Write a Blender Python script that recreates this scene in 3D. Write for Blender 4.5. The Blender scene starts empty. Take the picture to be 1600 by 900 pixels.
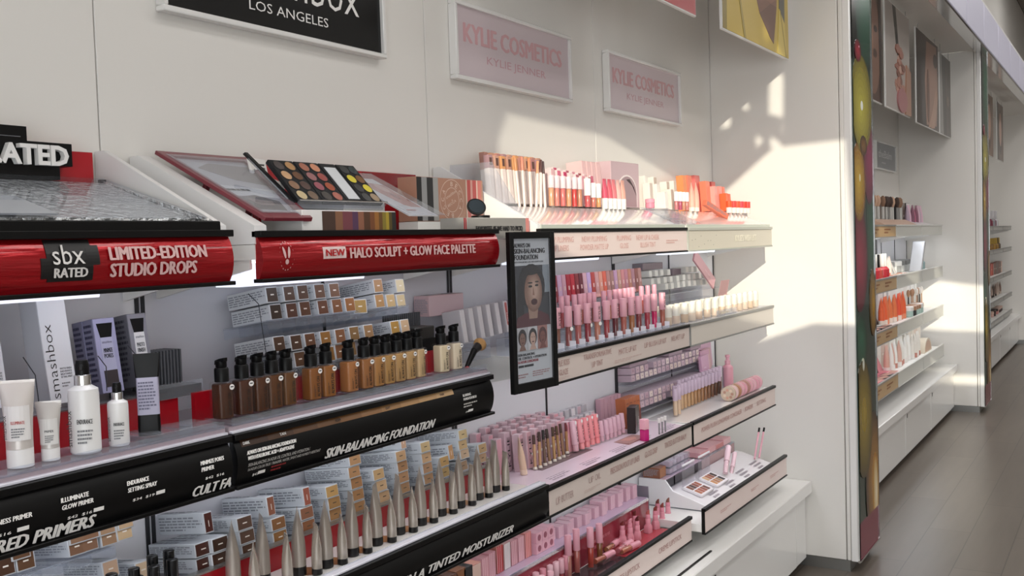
import bpy, math, random
from mathutils import Vector, Matrix
random.seed(7)
COL = bpy.context.scene.collection
SC = bpy.context.scene
# ------------------------------------------------------------------ camera
F_PX = 1549.9
def _cam_rows(yaw, pitch, roll):
    cy, sy, cp, sp = math.cos(yaw), math.sin(yaw), math.cos(pitch), math.sin(pitch)
    cr, sr = math.cos(roll), math.sin(roll)
    f = Vector((-sy*cp, cy*cp, -sp)); r = Vector((cy, sy, 0)); d = f.cross(r)
    return (cr*r + sr*d, -sr*r + cr*d, f)
CR, CD, CF = _cam_rows(*[math.radians(a) for a in (32.09232423, 2.51169175, 1.88508656)])
CAM = Vector((1.7, 0.0, 1.53))
cam_data = bpy.data.cameras.new('camera'); cam = bpy.data.objects.new('camera', cam_data); COL.objects.link(cam)
cam_data.sensor_width = 36; cam_data.lens = F_PX/1600*36; cam_data.clip_start = .02; cam_data.clip_end = 80
m = Matrix.Identity(4)
for i in range(3):
    m[i][0] = CR[i]; m[i][1] = -CD[i]; m[i][2] = -CF[i]; m[i][3] = CAM[i]
cam.matrix_world = m
SC.camera = cam
def at(px, py, ax, val):
    """point of a surveyed sight line on the plane axis=val (0 depth from the wall, 1 along the aisle, 2 height)"""
    d = CR*((px-800)/F_PX) + CD*((py-450)/F_PX) + CF
    return CAM + d*((val-CAM[ax])/d[ax])
# ------------------------------------------------------------------ view, world, sun
SC.view_settings.view_transform = 'Standard'; SC.view_settings.look = 'None'
SC.view_settings.gamma = 1; SC.view_settings.use_curve_mapping = False
SC.view_settings.exposure = 0.0
w = bpy.data.worlds.new('world'); SC.world = w; w.use_nodes = True
bg = w.node_tree.nodes['Background']; bg.inputs[0].default_value = (.75, .85, 1, 1); bg.inputs[1].default_value = 1.0
SUN_DIR = Vector((-1, 2.2, -.72)).normalized()
sd = bpy.data.lights.new('sun', 'SUN'); sd.energy = 3.0; sd.color = (1, .93, .76); sd.angle = math.radians(.22)
so = bpy.data.objects.new('sun', sd); COL.objects.link(so)
so.rotation_euler = SUN_DIR.to_track_quat('-Z', 'Y').to_euler(); so.location = (6, -6, 7)
LAMP_E = 23.5      # each ceiling panel
STRIP_E = 6.0      # strips under the shelves
CEIL_Z = 5.5
# ------------------------------------------------------------------ materials
def lin(h):
    h = h.lstrip('#'); o = []
    for i in (0, 2, 4):
        c = int(h[i:i+2], 16)/255
        o.append(c/12.92 if c <= .04045 else ((c+.055)/1.055)**2.4)
    return (*o, 1)
MATS = {}
def mat(h, rough=.45, metal=0., coat=0., emit=0., spec=.5, bump=None, trans=0., name=None):
    key = (h, rough, metal, coat, emit, spec, bump, trans)
    if key in MATS: return MATS[key]
    mt = bpy.data.materials.new(name or ('paint_'+h.lstrip('#'))); mt.use_nodes = True
    nt = mt.node_tree; b = nt.nodes['Principled BSDF']
    b.inputs['Base Color'].default_value = lin(h); b.inputs['Roughness'].default_value = rough
    b.inputs['Metallic'].default_value = metal; b.inputs['Coat Weight'].default_value = coat
    b.inputs['Specular IOR Level'].default_value = spec
    if trans: b.inputs['Transmission Weight'].default_value = trans
    if emit:
        b.inputs['Emission Color'].default_value = lin(h); b.inputs['Emission Strength'].default_value = emit
    if bump:
        sc, st, stretch = bump
        tc = nt.nodes.new('ShaderNodeTexCoord'); mp = nt.nodes.new('ShaderNodeMapping'); mp.inputs['Scale'].default_value = stretch
        nz = nt.nodes.new('ShaderNodeTexNoise'); nz.inputs['Scale'].default_value = sc; nz.inputs['Detail'].default_value = 4
        bp = nt.nodes.new('ShaderNodeBump'); bp.inputs['Strength'].default_value = st; bp.inputs['Distance'].default_value = .02
        nt.links.new(tc.outputs['Object'], mp.inputs[0]); nt.links.new(mp.outputs[0], nz.inputs['Vector'])
        nt.links.new(nz.outputs[0], bp.inputs['Height']); nt.links.new(bp.outputs[0], b.inputs['Normal'])
    MATS[key] = mt; return mt
def acrylic(h='#f4f6fa', clear=.93, name='clear_acrylic', rough=.04, ior=1.3):
    key = ('acr', h, clear, rough, ior)
    if key in MATS: return MATS[key]
    mt = bpy.data.materials.new(name); mt.use_nodes = True; nt = mt.node_tree
    for n in list(nt.nodes):
        if n.type != 'OUTPUT_MATERIAL': nt.nodes.remove(n)
    out = [n for n in nt.nodes if n.type == 'OUTPUT_MATERIAL'][0]
    tr = nt.nodes.new('ShaderNodeBsdfTransparent'); tr.inputs[0].default_value = lin(h)
    gl = nt.nodes.new('ShaderNodeBsdfGlossy'); gl.inputs['Roughness'].default_value = rough
    df = nt.nodes.new('ShaderNodeBsdfDiffuse'); df.inputs[0].default_value = lin(h)
    fr = nt.nodes.new('ShaderNodeFresnel'); fr.inputs[0].default_value = ior
    m1 = nt.nodes.new('ShaderNodeMixShader'); m1.inputs[0].default_value = 1-clear
    mx = nt.nodes.new('ShaderNodeMixShader'); L = nt.links.new
    ge = nt.nodes.new('ShaderNodeNewGeometry'); iv = nt.nodes.new('ShaderNodeMath'); iv.operation = 'SUBTRACT'; iv.inputs[0].default_value = 1
    mu = nt.nodes.new('ShaderNodeMath'); mu.operation = 'MULTIPLY'
    L(ge.outputs['Backfacing'], iv.inputs[1]); L(iv.outputs[0], mu.inputs[0]); L(fr.outputs[0], mu.inputs[1])   # reflect at the outer face only
    L(tr.outputs[0], m1.inputs[1]); L(df.outputs[0], m1.inputs[2]); L(mu.outputs[0], mx.inputs[0])
    L(m1.outputs[0], mx.inputs[1]); L(gl.outputs[0], mx.inputs[2]); L(mx.outputs[0], out.inputs[0])
    MATS[key] = mt; return mt
def wall_mat():
    mt = mat('#e9e6e1', .38, name='wall_panel'); return mt
def floor_mat():
    mt = bpy.data.materials.new('vinyl_plank'); mt.use_nodes = True; nt = mt.node_tree; b = nt.nodes['Principled BSDF']
    tc = nt.nodes.new('ShaderNodeTexCoord'); mp = nt.nodes.new('ShaderNodeMapping'); mp.inputs['Rotation'].default_value = (0, 0, math.pi/2)
    br = nt.nodes.new('ShaderNodeTexBrick'); br.inputs['Scale'].default_value = 1; br.inputs['Mortar Size'].default_value = .0025
    br.inputs['Brick Width'].default_value = 1.2; br.inputs['Row Height'].default_value = .2
    br.inputs['Color1'].default_value = lin('#5c534b'); br.inputs['Color2'].default_value = lin('#665d54'); br.inputs['Mortar'].default_value = lin('#443d37')
    m2 = nt.nodes.new('ShaderNodeMapping'); m2.inputs['Scale'].default_value = (7, .7, 1)
    nz = nt.nodes.new('ShaderNodeTexNoise'); nz.inputs['Scale'].default_value = 3; nz.inputs['Detail'].default_value = 8
    rp = nt.nodes.new('ShaderNodeMapRange'); rp.inputs[3].default_value = .72; rp.inputs[4].default_value = 1.18
    mx = nt.nodes.new('ShaderNodeMix'); mx.data_type = 'RGBA'; mx.blend_type = 'MULTIPLY'; mx.inputs[0].default_value = 1
    L = nt.links.new
    L(tc.outputs['Object'], mp.inputs[0]); L(mp.outputs[0], br.inputs['Vector']); L(tc.outputs['Object'], m2.inputs[0]); L(m2.outputs[0], nz.inputs['Vector'])
    L(nz.outputs[0], rp.inputs[0]); L(br.outputs[0], mx.inputs[6]); L(rp.outputs[0], mx.inputs[7]); L(mx.outputs[2], b.inputs['Base Color'])
    b.inputs['Roughness'].default_value = .3
    return mt
def ceil_mat():
    mt = bpy.data.materials.new('ceiling_tile'); mt.use_nodes = True; nt = mt.node_tree; b = nt.nodes['Principled BSDF']
    tc = nt.nodes.new('ShaderNodeTexCoord'); br = nt.nodes.new('ShaderNodeTexBrick'); br.offset = 0
    br.inputs['Scale'].default_value = 1; br.inputs['Mortar Size'].default_value = .012; br.inputs['Brick Width'].default_value = 1.2; br.inputs['Row Height'].default_value = .6
    br.inputs['Color1'].default_value = lin('#8f8880'); br.inputs['Color2'].default_value = lin('#958e86'); br.inputs['Mortar'].default_value = lin('#6a645e')
    nt.links.new(tc.outputs['Object'], br.inputs['Vector']); nt.links.new(br.outputs[0], b.inputs['Base Color']); b.inputs['Roughness'].default_value = .9
    return mt
WHITE = mat('#ecebe8', .4); WHITE_GLOSS = mat('#efeeec', .22, coat=.3); BLACK = mat('#0b0b0c', .38, spec=.22); BLACK_M = mat('#101011', .55, spec=.2)
CLEAR = acrylic(); CLEAR2 = acrylic('#f0f2f6', .89, 'frosted_acrylic'); SILVER = mat('#cfcdca', .28, 1.); CHROME = mat('#e4e4e4', .12, 1.)
FOIL = mat('#f6f5f2', .2, .6, bump=(70, 1.0, (1, 1, 1))); REDFOIL = mat('#a80f1a', .24, .5, coat=.4, bump=(6, .35, (4, .6, 6)))
RED = mat('#b00f1e', .35); INK = mat('#1d1c1e', .5); PAPER = mat('#f2efec', .5); PINKSTRIP = mat('#efdcd6', .4)
PINK = mat('#e9b6bf', .35); MAUVE = mat('#cdb3c4', .4); DPINK = mat('#c98f98', .5); STEEL = mat('#a9aaa8', .35, .9)
# ------------------------------------------------------------------ mesh building
class MB:
    def __init__(s): s.v = []; s.f = []; s.m = []; s.mats = []
    def mi(s, mt):
        if mt not in s.mats: s.mats.append(mt)
        return s.mats.index(mt)
    def add(s, vs, fs, mt):
        o = len(s.v); s.v += [tuple(v) for v in vs]; k = s.mi(mt)
        for f in fs: s.f.append(tuple(i+o for i in f)); s.m.append(k)
        return s
    def box(s, x0, x1, y0, y1, z0, z1, mt, ch=0., xf=None):
        if ch <= 0:
            vs = [(x, y, z) for x in (x0, x1) for y in (y0, y1) for z in (z0, z1)]
            fs = [(0,1,3,2),(4,6,7,5),(0,4,5,1),(2,3,7,6),(0,2,6,4),(1,5,7,3)]
        else:
            c = min(ch, (x1-x0)/2.01, (y1-y0)/2.01, (z1-z0)/2.01)
            vs = []; X = (x0, x1); Y = (y0, y1); Z = (z0, z1); idx = {}
            for i in (0,1):
                for j in (0,1):
                    for k in (0,1):
                        sx, sy, sz = 1-2*i, 1-2*j, 1-2*k
                        for a in range(3):
                            p = [X[i]+sx*c, Y[j]+sy*c, Z[k]+sz*c]
                            p[a] = (X[i], Y[j], Z[k])[a]
                            idx[i,j,k,a] = len(vs); vs.append(tuple(p))
            fs = []
            for a in range(3):
                b, e = (a+1) % 3, (a+2) % 3
                for sgn in (0,1):
                    q = []
                    for u, v in ((0,0),(1,0),(1,1),(0,1)):
                        t = [0,0,0]; t[a] = sgn; t[b] = u; t[e] = v; q.append(idx[t[0],t[1],t[2],a])
                    fs.append(tuple(q) if sgn else tuple(q[::-1]))
                for u in (0,1):
                    for v in (0,1):
                        t0 = [0,0,0]; t1 = [0,0,0]; t0[a] = 0; t1[a] = 1
                        for t in (t0, t1): t[b] = u; t[e] = v
                        q = (idx[t0[0],t0[1],t0[2],b], idx[t0[0],t0[1],t0[2],e], idx[t1[0],t1[1],t1[2],e], idx[t1[0],t1[1],t1[2],b])
                        fs.append(q if (u == v) else q[::-1])
            for i in (0,1):
                for j in (0,1):
                    for k in (0,1):
                        q = (idx[i,j,k,0], idx[i,j,k,1], idx[i,j,k,2]); fs.append(q if (i+j+k) % 2 else q[::-1])
        if xf: vs = [tuple(xf @ Vector(v)) for v in vs]
        return s.add(vs, fs, mt)
    def prism(s, pts, ax, a, b, mt):
        """polygon pts given in the two other axes, extruded along ax from a to b"""
        n = len(pts); vs = []
        for t in (a, b):
            for p in pts:
                q = list(p); q.insert(ax, t); vs.append(tuple(q))
        fs = [tuple(range(n))[::-1], tuple(range(n, 2*n))]
        for i in range(n): j = (i+1) % n; fs.append((i, j, j+n, i+n))
        return s.add(vs, fs, mt)
    def loft(s, rings, mt, cap0=True, cap1=True):
        n = len(rings[0]); vs = [p for r in rings for p in r]; fs = []
        for k in range(len(rings)-1):
            for i in range(n):
                j = (i+1) % n; fs.append((k*n+i, k*n+j, (k+1)*n+j, (k+1)*n+i))
        if cap0: fs.append(tuple(range(n))[::-1])
        if cap1: fs.append(tuple(range((len(rings)-1)*n, len(rings)*n)))
        return s.add(vs, fs, mt)
    def lathe(s, prof, mt, seg=16, c=(0,0,0), xf=None):
        rings = []
        for r, z in prof:
            ring = [Vector((c[0]+r*math.cos(2*math.pi*i/seg), c[1]+r*math.sin(2*math.pi*i/seg), c[2]+z)) for i in range(seg)]
            rings.append([tuple(xf @ p) if xf else tuple(p) for p in ring])
        return s.loft(rings, mt)
    def tube(s, p0, p1, r0, r1, mt, seg=10):
        p0, p1 = Vector(p0), Vector(p1); q = (p1-p0).to_track_quat('Z', 'Y').to_matrix()
        rings = [[tuple(p + q @ Vector((r*math.cos(2*math.pi*i/seg), r*math.sin(2*math.pi*i/seg), 0))) for i in range(seg)] for p, r in ((p0, r0), (p1, r1))]
        return s.loft(rings, mt)
    def mesh(s, name, smooth=True):
        me = bpy.data.meshes.new(name); me.from_pydata(s.v, [], s.f)
        for mt in s.mats: me.materials.append(mt)
        me.polygons.foreach_set('material_index', s.m)
        if smooth:
            me.polygons.foreach_set('use_smooth', [True]*len(s.f)); me.update(); me.set_sharp_from_angle(angle=.62)
        me.update(); return me
def rring(w, d, r, z, n=4, cx=0, cy=0):
    out = []
    for sx, sy, a0 in ((1,1,0),(-1,1,90),(-1,-1,180),(1,-1,270)):
        for i in range(n+1):
            a = math.radians(a0+90*i/n); out.append((cx+sx*(w/2-r)+r*math.cos(a), cy+sy*(d/2-r)+r*math.sin(a), z))
    return out
def obj(name, me, parent=None, loc=None, rot=None):
    if isinstance(me, MB): me = me.mesh(name)
    o = bpy.data.objects.new(name, me); COL.objects.link(o)
    if parent: o.parent = parent
    if loc is not None: o.location = loc
    if rot is not None: o.rotation_euler = rot
    return o
def tag(o, label, cat, group=None):
    o['label'] = label; o['category'] = cat
    if group: o['group'] = group
    return o
def thing(name, label, cat, loc=(0,0,0), rot=(0,0,0), group=None):
    o = bpy.data.objects.new(name, None); o.empty_display_size = .03; COL.objects.link(o); o.location = loc; o.rotation_euler = rot
    return tag(o, label, cat, group)
def struct(name, me):
    o = obj(name, me); o['kind'] = 'structure'; return o
ORD = 'first second third fourth fifth sixth seventh eighth ninth tenth eleventh twelfth thirteenth fourteenth fifteenth sixteenth seventeenth eighteenth nineteenth twentieth'.split()
def nth(i): return ORD[i] if i < 20 else 'twenty-'+ORD[i-20] if i < 29 else 'thirtieth' if i == 29 else 'thirty-'+ORD[i-30]
CACHE = {}
def cached(key, fn):
    if key not in CACHE: CACHE[key] = fn()
    return CACHE[key]
def spawn(name, label, cat, group, loc, rot, parts):
    """parts: (name, mesh) or (name, mesh, [(name, mesh), ...]) in the thing's own frame"""
    t = thing(name, label, cat, loc, rot, group)
    for p in parts:
        o = obj(p[0], p[1], t)
        if len(p) > 2:
            for q in p[2]: obj(q[0], q[1], o)
    return t
# ------------------------------------------------------------------ lettering
def text_verts(s, bold=0., ext=0.):
    def mk():
        cu = bpy.data.curves.new('t', 'FONT'); cu.body = s; cu.size = 1; cu.resolution_u = 2; cu.offset = bold; cu.extrude = ext
        cu.align_x = 'LEFT'
        o = bpy.data.objects.new('t', cu); me = bpy.data.meshes.new_from_object(o)
        vs = [tuple(v.co) for v in me.vertices]; fs = [tuple(p.vertices) for p in me.polygons]
        bpy.data.objects.remove(o); bpy.data.curves.remove(cu); bpy.data.meshes.remove(me)
        if vs:
            x0 = min(v[0] for v in vs); x1 = max(v[0] for v in vs); y0 = min(v[1] for v in vs); y1 = max(v[1] for v in vs)
            return vs, fs, x0, x1, y0, y1
        return vs, fs, 0, 1, 0, 1
    return cached(('txt', s, bold, ext), mk)
def text_into(mb, s, org, right, up, w, h, mt, bold=0., ext=0., slant=0., depth=0.):
    """lettering whose box of size w x h starts at org (lower left); depth = real thickness; bold thickens the strokes"""
    if s.startswith('*'): s = s[1:]; heavy = .06
    else: heavy = bold*1.3 if bold > .004 and not depth else 0.
    vs, fs, x0, x1, y0, y1 = text_verts(s, bold if depth or bold < 0 else 0., .5 if depth else 0)
    org, right, up = Vector(org), Vector(right).normalized(), Vector(up).normalized(); n = right.cross(up)
    sh = [(0, 0)] if not heavy else [(-heavy, 0), (heavy, 0)] if heavy < .04 else [(-heavy, 0), (0, -.3*heavy), (0, .3*heavy), (heavy, 0)]
    kx = (w-2*heavy*h)/(x1-x0); ky = h/(y1-y0)
    for q_, (dx, dy) in enumerate(sh):
        o2 = org + right*((dx+heavy)*h) + up*(dy*h) + n*(.00012*q_)
        mb.add([tuple(o2 + right*((v[0]-x0)*kx + slant*(v[1]-y0)*ky) + up*((v[1]-y0)*ky) + n*(.0004 + (v[2]+.5)*depth*(1 if depth else 0))) for v in vs], fs, mt)
    return mb
def scribble(mb, org, right, up, w, h, lines, mt, seed=0, fill=.8):
    """lines of small print as thin bars"""
    rd = random.Random(seed); org, right, up = Vector(org), Vector(right).normalized(), Vector(up).normalized(); n = right.cross(up)*.0003
    st = h/lines
    for i in range(lines):
        x = 0; y = h-(i+.75)*st; end = w*(fill+rd.random()*(1-fill)) if i < lines-1 else w*.6
        while x < end:
            l = min(w*(.06+.14*rd.random()), end-x); a = org+right*x+up*y+n; b = a+right*l*.82
            mb.add([a, b, b+up*st*.5, a+up*st*.5], [(0,1,2,3)], mt); x += l
    return mb
# ================================================================== the setting
FIN = [(4.541, 4.94), (9.02, 9.42), (14.6, 15.0)]
X_FIN, X_CAP = .614, .652
WALL = wall_mat()
mb = MB(); mb.box(-.02, 9, -4, 22, -.1, 0, floor_mat()); struct('floor', mb)
mb = MB(); mb.box(-.5, 9, -4, 22, CEIL_Z, CEIL_Z+.1, ceil_mat()); struct('ceiling', mb)
# back wall behind the shelves: panels with open joints
mb = MB(); SEAM = mat('#b9b6b0', .6)
mb.box(-.5, -.012, -4, 22, 0, CEIL_Z, SEAM)
cuts = [-4, -.9, .157, 1.223, 2.288, 3.334, 4.541]
for a, b in FIN:
    if b < 13: cuts += [b+1.03*k for k in range(0, 6) if b+1.03*k < a+(4.2 if b < 6 else 5.3)]
cuts += [15.0, 22]; cuts = sorted(set(round(c, 3) for c in cuts))
for a, b in zip(cuts, cuts[1:]):
    if b-a > .05: mb.box(-.012, 0, a+.0015, b-.0015, 0, CEIL_Z, WALL, .0012)
struct('wall_left', mb)
mb = MB(); mb.box(9, 9.1, -4, 22, 0, CEIL_Z, mat('#cfcac4', .6)); struct('wall_right', mb)
mb = MB(); mb.box(-.5, 9, 22, 22.1, 0, CEIL_Z, mat('#cfcac4', .6)); struct('wall_back', mb)
# unseen storefront wall; openings invented to shape the sun patches, corners in (x, z)
YF = -3.0
def op(pts):     # an opening as seen from the shelf wall: (along aisle, height) on the wall -> (x, z) in the storefront
    out = []
    for y, z in pts:
        t = (y-YF)/2.2; out.append((t, z+.72*t))
    return out
def opf(pts):    # the same for points (x, z) on the end panel at the first partition
    return op([(4.541+2.2*x, z-.72*x) for x, z in pts])
def opg(pts):
    return op([(9.02+2.2*x, z-.72*x) for x, z in pts])
OPEN = [op([(2.62, 1.36), (2.62, 1.86), (2.68, 1.95), (3.42, 1.93), (4.55, 1.70), (5.2, 1.72), (5.9, 1.5), (6.0, .63), (5.53, .79), (3.95, 1.06), (3.4, 1.2)]),
        opf([(.262, 2.08), (.27, 2.285), (.35, 2.262), (.345, 2.05)]), opf([(.322, 1.99), (.325, 2.05), (.345, 2.048), (.342, 1.96)]),
        opf([(.185, 2.2), (.19, 2.29), (.235, 2.29), (.24, 2.25), (.21, 2.2)]), opf([(.03, 2.3), (.045, 2.37), (.085, 2.38), (.08, 2.32)]),
        opf([(.135, 2.12), (.16, 2.17), (.19, 2.13), (.17, 2.10)]), opf([(.03, 2.03), (.06, 2.09), (.1, 2.09), (.09, 2.04)]),
        opf([(.2, 1.93), (.2, 2.02), (.25, 1.97)]), opf([(.265, 1.93), (.27, 2.0), (.335, 1.95), (.335, 1.90)]), opf([(.11, 2.09), (.12, 2.11), (.13, 2.1), (.12, 2.08)]),
        opf([(.2, 2.06), (.235, 2.045), (.235, 2.03), (.2, 2.045)]),
        opg([(.1, .68), (.1, 1.13), (.72, 1.05), (.74, .66)]), opg([(.0, .22), (0, .31), (.72, .31), (.72, .22)]), op([(7.2, 1.35), (7.2, 1.15), (8.6, .85), (8.6, 1.1)])]
FRONT = mat('#d6d1ca', .6)
def wall_with_holes(name, holes, y, x0, x1, z0, z1, mt, thick=.04):
    """a wall in a plane of constant y with polygonal openings, cut by a boolean of extruded outlines"""
    base = MB(); base.box(x0, x1, y, y+thick, z0, z1, mt); o = struct(name, base)
    import bmesh
    for p in holes:
        c = obj('cutter', MB().prism(p, 1, y-.2, y+thick+.2, mt))
        bm = bmesh.new(); bm.from_mesh(c.data); bmesh.ops.recalc_face_normals(bm, faces=bm.faces); bm.to_mesh(c.data); bm.free()
        md = o.modifiers.new('openings', 'BOOLEAN'); md.operation = 'DIFFERENCE'; md.object = c; md.solver = 'EXACT'
        dg = bpy.context.evaluated_depsgraph_get(); me = bpy.data.meshes.new_from_object(o.evaluated_get(dg))
        o.modifiers.clear(); o.data = me; bpy.data.objects.remove(c)
    bm = bmesh.new(); bm.from_mesh(o.data); bmesh.ops.recalc_face_normals(bm, faces=bm.faces); bm.to_mesh(o.data); bm.free()
    return o
wall_with_holes('wall_front', OPEN, YF, -.5, 9, 0, CEIL_Z, FRONT)
# added, unseen: glowing pane and area light for fill, built as a frosted window
t = struct('fill_window_1', MB().box(2.2, 8.4, YF+.041, YF+.05, .25, 2.5, mat('#eef4fb', .6, emit=.6)).box(2.14, 2.2, YF+.041, YF+.08, .2, 2.55, STEEL).box(8.4, 8.46, YF+.041, YF+.08, .2, 2.55, STEEL).box(2.2, 8.4, YF+.041, YF+.08, 2.5, 2.55, STEEL).box(2.2, 8.4, YF+.041, YF+.08, .2, .25, STEEL))
ld = bpy.data.lights.new('window_fill', 'AREA'); ld.shape = 'RECTANGLE'; ld.size = 6.1; ld.size_y = 2.2; ld.energy = 115; ld.color = (.93, .98, 1)
lo = bpy.data.objects.new('window_fill', ld); COL.objects.link(lo); lo.location = (5.3, YF+.06, 1.37); lo.rotation_euler = (math.radians(90), 0, 0); lo.parent = t
# ceiling light panels
LP = [(x, y) for y in (-1.2, 1.6, 4.4, 7.2, 10, 13, 16.5) for x in (1.5, 3.7, 6.2)]
me_f = MB().box(-.62, .62, -.62, .62, 0, .03, WHITE, .005).mesh('frame')
me_d = MB().box(-.58, .58, -.58, .58, -.012, .0, mat('#fff8ee', .5, emit=1.5)).mesh('diffuser')
for i, (x, y) in enumerate(LP):
    t = spawn('ceiling_light', 'square white light panel set in the ceiling above the aisle', 'light', 'ceiling light panels', (x, y, CEIL_Z-.03), (0,0,0), [('frame', me_f), ('diffuser', me_d)])
    ld = bpy.data.lights.new('panel_glow', 'AREA'); ld.shape = 'SQUARE'; ld.size = 1.15; ld.energy = LAMP_E; ld.color = (1, .99, .985)
    lo = bpy.data.objects.new('panel_glow', ld); COL.objects.link(lo); lo.parent = t; lo.location = (0, 0, -.02)
# soffit over the bays and lit fascia
mb = MB()
for a, b in ((-4, 4.541), (4.94, 9.02), (9.42, 14.6), (15.0, 22)): mb.box(0, .66, a, b, 3.0, 3.03, WALL)
struct('trim_1', mb)
FASC = mat('#c4c2d2', .35, emit=.16, name='lit_fascia')
edges = [-4+.98*i for i in range(27)]
t = thing('lit_fascia', 'pale lit box fascia running above the whole shelf wall', 'sign', (.66, 4, 2.98))
for a, b in zip(edges, edges[1:]):
    obj('light_panel', MB().box(.0, .05, a+.008-4, b-.008-4, .012, .33, FASC, .004), t)
obj('frame', MB().box(-.04, .045, -8, 18, -.01, .01, CHROME).box(-.04, .045, -8, 18, .332, .352, WHITE).box(-.04, -.005, -8, 18, .01, .34, WHITE), t)
mb = MB()
scribble(mb, (.0506, 9.27, .10), (0,1,0), (0,0,1), 1.0, .14, 2, mat('#f0743a', .5), 4)
obj('lettering', mb, t)
# the partitions between the bays
BAUB = ['#c9a227', '#e2c64c', '#8d1038', '#0e5a3c', '#b07a1e', '#6d1030']
def partition(i, y0, y1):
    t = thing('display_partition', ['white partition panel beside the pink shelves with bauble print on its end', 'second white partition panel down the aisle with narrow bauble print', 'third white partition panel at the far end of the aisle'][i], 'partition', (0, y0, 0), group='partitions between the bays')
    d = y1-y0
    obj('side_panel', MB().box(0, X_FIN-.02, 0, d, .052, 3.0, WALL, .002).box(X_FIN-.017, X_FIN, 0, d, .052, 3.0, WALL, .002), t)
    obj('kick_plate', MB().box(0, X_FIN-.005, .004, d-.004, 0, .05, STEEL), t)
    obj('light_box', MB().box(X_FIN, X_CAP-.004, -.002, d+.002, .048, 2.98, WHITE_GLOSS, .004).box(X_CAP-.006, X_CAP+.004, d-.004, d+.004, .05, 2.98, CHROME).box(X_CAP-.006, X_CAP+.004, -.002, d+.004, .046, .056, CHROME), t)
    g = MB(); X = X_CAP+.0005
    def quad(y0, y1, z0, z1, h, k=0, r=.22): g.box(X-.004, X+.00002*k, y0, y1, z0, z1, mat(h, r, coat=.4))
    quad(.02, d-.006, .056, 2.97, '#0b2f26', 1)
    quad(.02, d-.006, .056, .22, '#7a1436', 2)
    lay = [2]
    def ball(cy, cz, ry, rz, edge, mid, hl=None, oy=.0, oz=.0, steps=9):
        """printed bauble: rings blending from its rim colour to its middle colour"""
        for s_ in range(steps):
            u = s_/(steps-1); k = 1-u**1.5*.86; u = u**.75; lay[0] += 1
            c = '#%02x%02x%02x' % tuple(int(int(edge[q:q+2], 16)*(1-u)+int(mid[q:q+2], 16)*u) for q in (1, 3, 5)); n = 26
            pts = [(min(max((cy+oy*u+ry*k*math.cos(2*math.pi*j/n))*d/.4, .021), d-.0065), min(max(cz+oz*u+rz*k*math.sin(2*math.pi*j/n), .221), 2.96)) for j in range(n)]
            g.prism(pts, 0, X-.003, X+.00003*lay[0], mat(c, .25, coat=.3))
        if hl:
            lay[0] += 1; n = 14
            g.prism([((cy+oy+.02+ry*.12*math.cos(2*math.pi*j/n))*d/.4, cz+oz+.02+rz*.1*math.sin(2*math.pi*j/n)) for j in range(n)], 0, X-.003, X+.00003*lay[0], mat(hl, .25))
    quad(.02, d-.006, 2.3, 2.97, '#0d1512', 2); ball(.27, 2.75, .2, .5, '#0b2a22', '#1c6b4d')
    ball(.33, 1.55, .09, .35, '#0e2a22', '#1d5a44'); ball(.1, 1.02, .12, .14, '#0c2119', '#17644a', oz=.03)
    ball(.31, 1.86, .11, .2, '#4a0c2a', '#9a2a5a', oy=.01); ball(.09, 1.42, .16, .25, '#3a0618', '#a3143f', oy=.01, oz=-.02)
    ball(.1, 1.76, .13, .18, '#7a4a08', '#d9b02c', '#f3e7b0', oy=.0); ball(.18, 2.12, .2, .22, '#6a5f12', '#c9bf45', '#f6f6ea', oy=-.02, oz=-.03)
    ball(.2, 1.93, .07, .045, '#2a1608', '#8a5a14'); ball(.12, 2.35, .06, .05, '#4a0616', '#b01438', '#f0b4c4')
    ball(.34, 1.2, .07, .16, '#4a3208', '#b98a22', oy=.01); ball(.3, .36, .17, .33, '#241408', '#c98e2e', oy=.03, oz=-.02); ball(.33, .3, .05, .17, '#b58330', '#f4e6c4', oy=.01)
    ball(.11, .68, .17, .27, '#3a3008', '#a38a2a', oy=.01, oz=.02); ball(.12, .93, .02, .03, '#b5b8a0', '#f4f4ee', steps=4)
    obj('bauble_print', g, t)
for i, (a, b) in enumerate(FIN): partition(i, a, b)
# base cabinets and the continuous ledge over them, bay by bay
SLAB = WHITE_GLOSS
def base_run(label, y0, y1, n, who):
    tag(obj('display_ledge', MB().box(.0, .445, y0+.002, y1-.002, .345, .4, SLAB, .004)), label, 'ledge', 'ledges under the shelves')
    w = (y1-.16-y0)/n
    for k in range(n+1):
        a = y0+k*w; b = y0+(k+1)*w if k < n else y1
        t = thing('base_cabinet', ('plain white filler cabinet under the ledge %s' if k == n else '%s white base cabinet under the ledge %%s' % nth(k)) % who, 'cabinet', (0, a, 0), group='base cabinets')
        obj('body', MB().box(0, .40, .001, b-a-.001, .035, .344, WHITE).box(0, .37, .001, b-a-.001, 0, .035, BLACK_M), t)
        if k < n:
            dr = obj('door', MB().box(.401, .415, .006, b-a-.006, .04, .338, WHITE_GLOSS, .002), t)
            obj('lock', MB().box(.4155, .4175, .06, .072, .285, .315, mat('#55534f', .4, .6), .001), dr)
        else: obj('filler_panel', MB().box(.401, .413, .004, b-a-.004, .04, .34, WHITE_GLOSS, .002), t)
base_run('white ledge below the pink and black shelves', .05, 4.541, 4, 'of the near bay')
base_run('white ledge in the middle bay beyond the first partition', 4.94, 9.02, 4, 'of the middle bay')
base_run('white ledge in the far bay beyond the second partition', 9.42, 14.6, 5, 'of the far bay')
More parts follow.
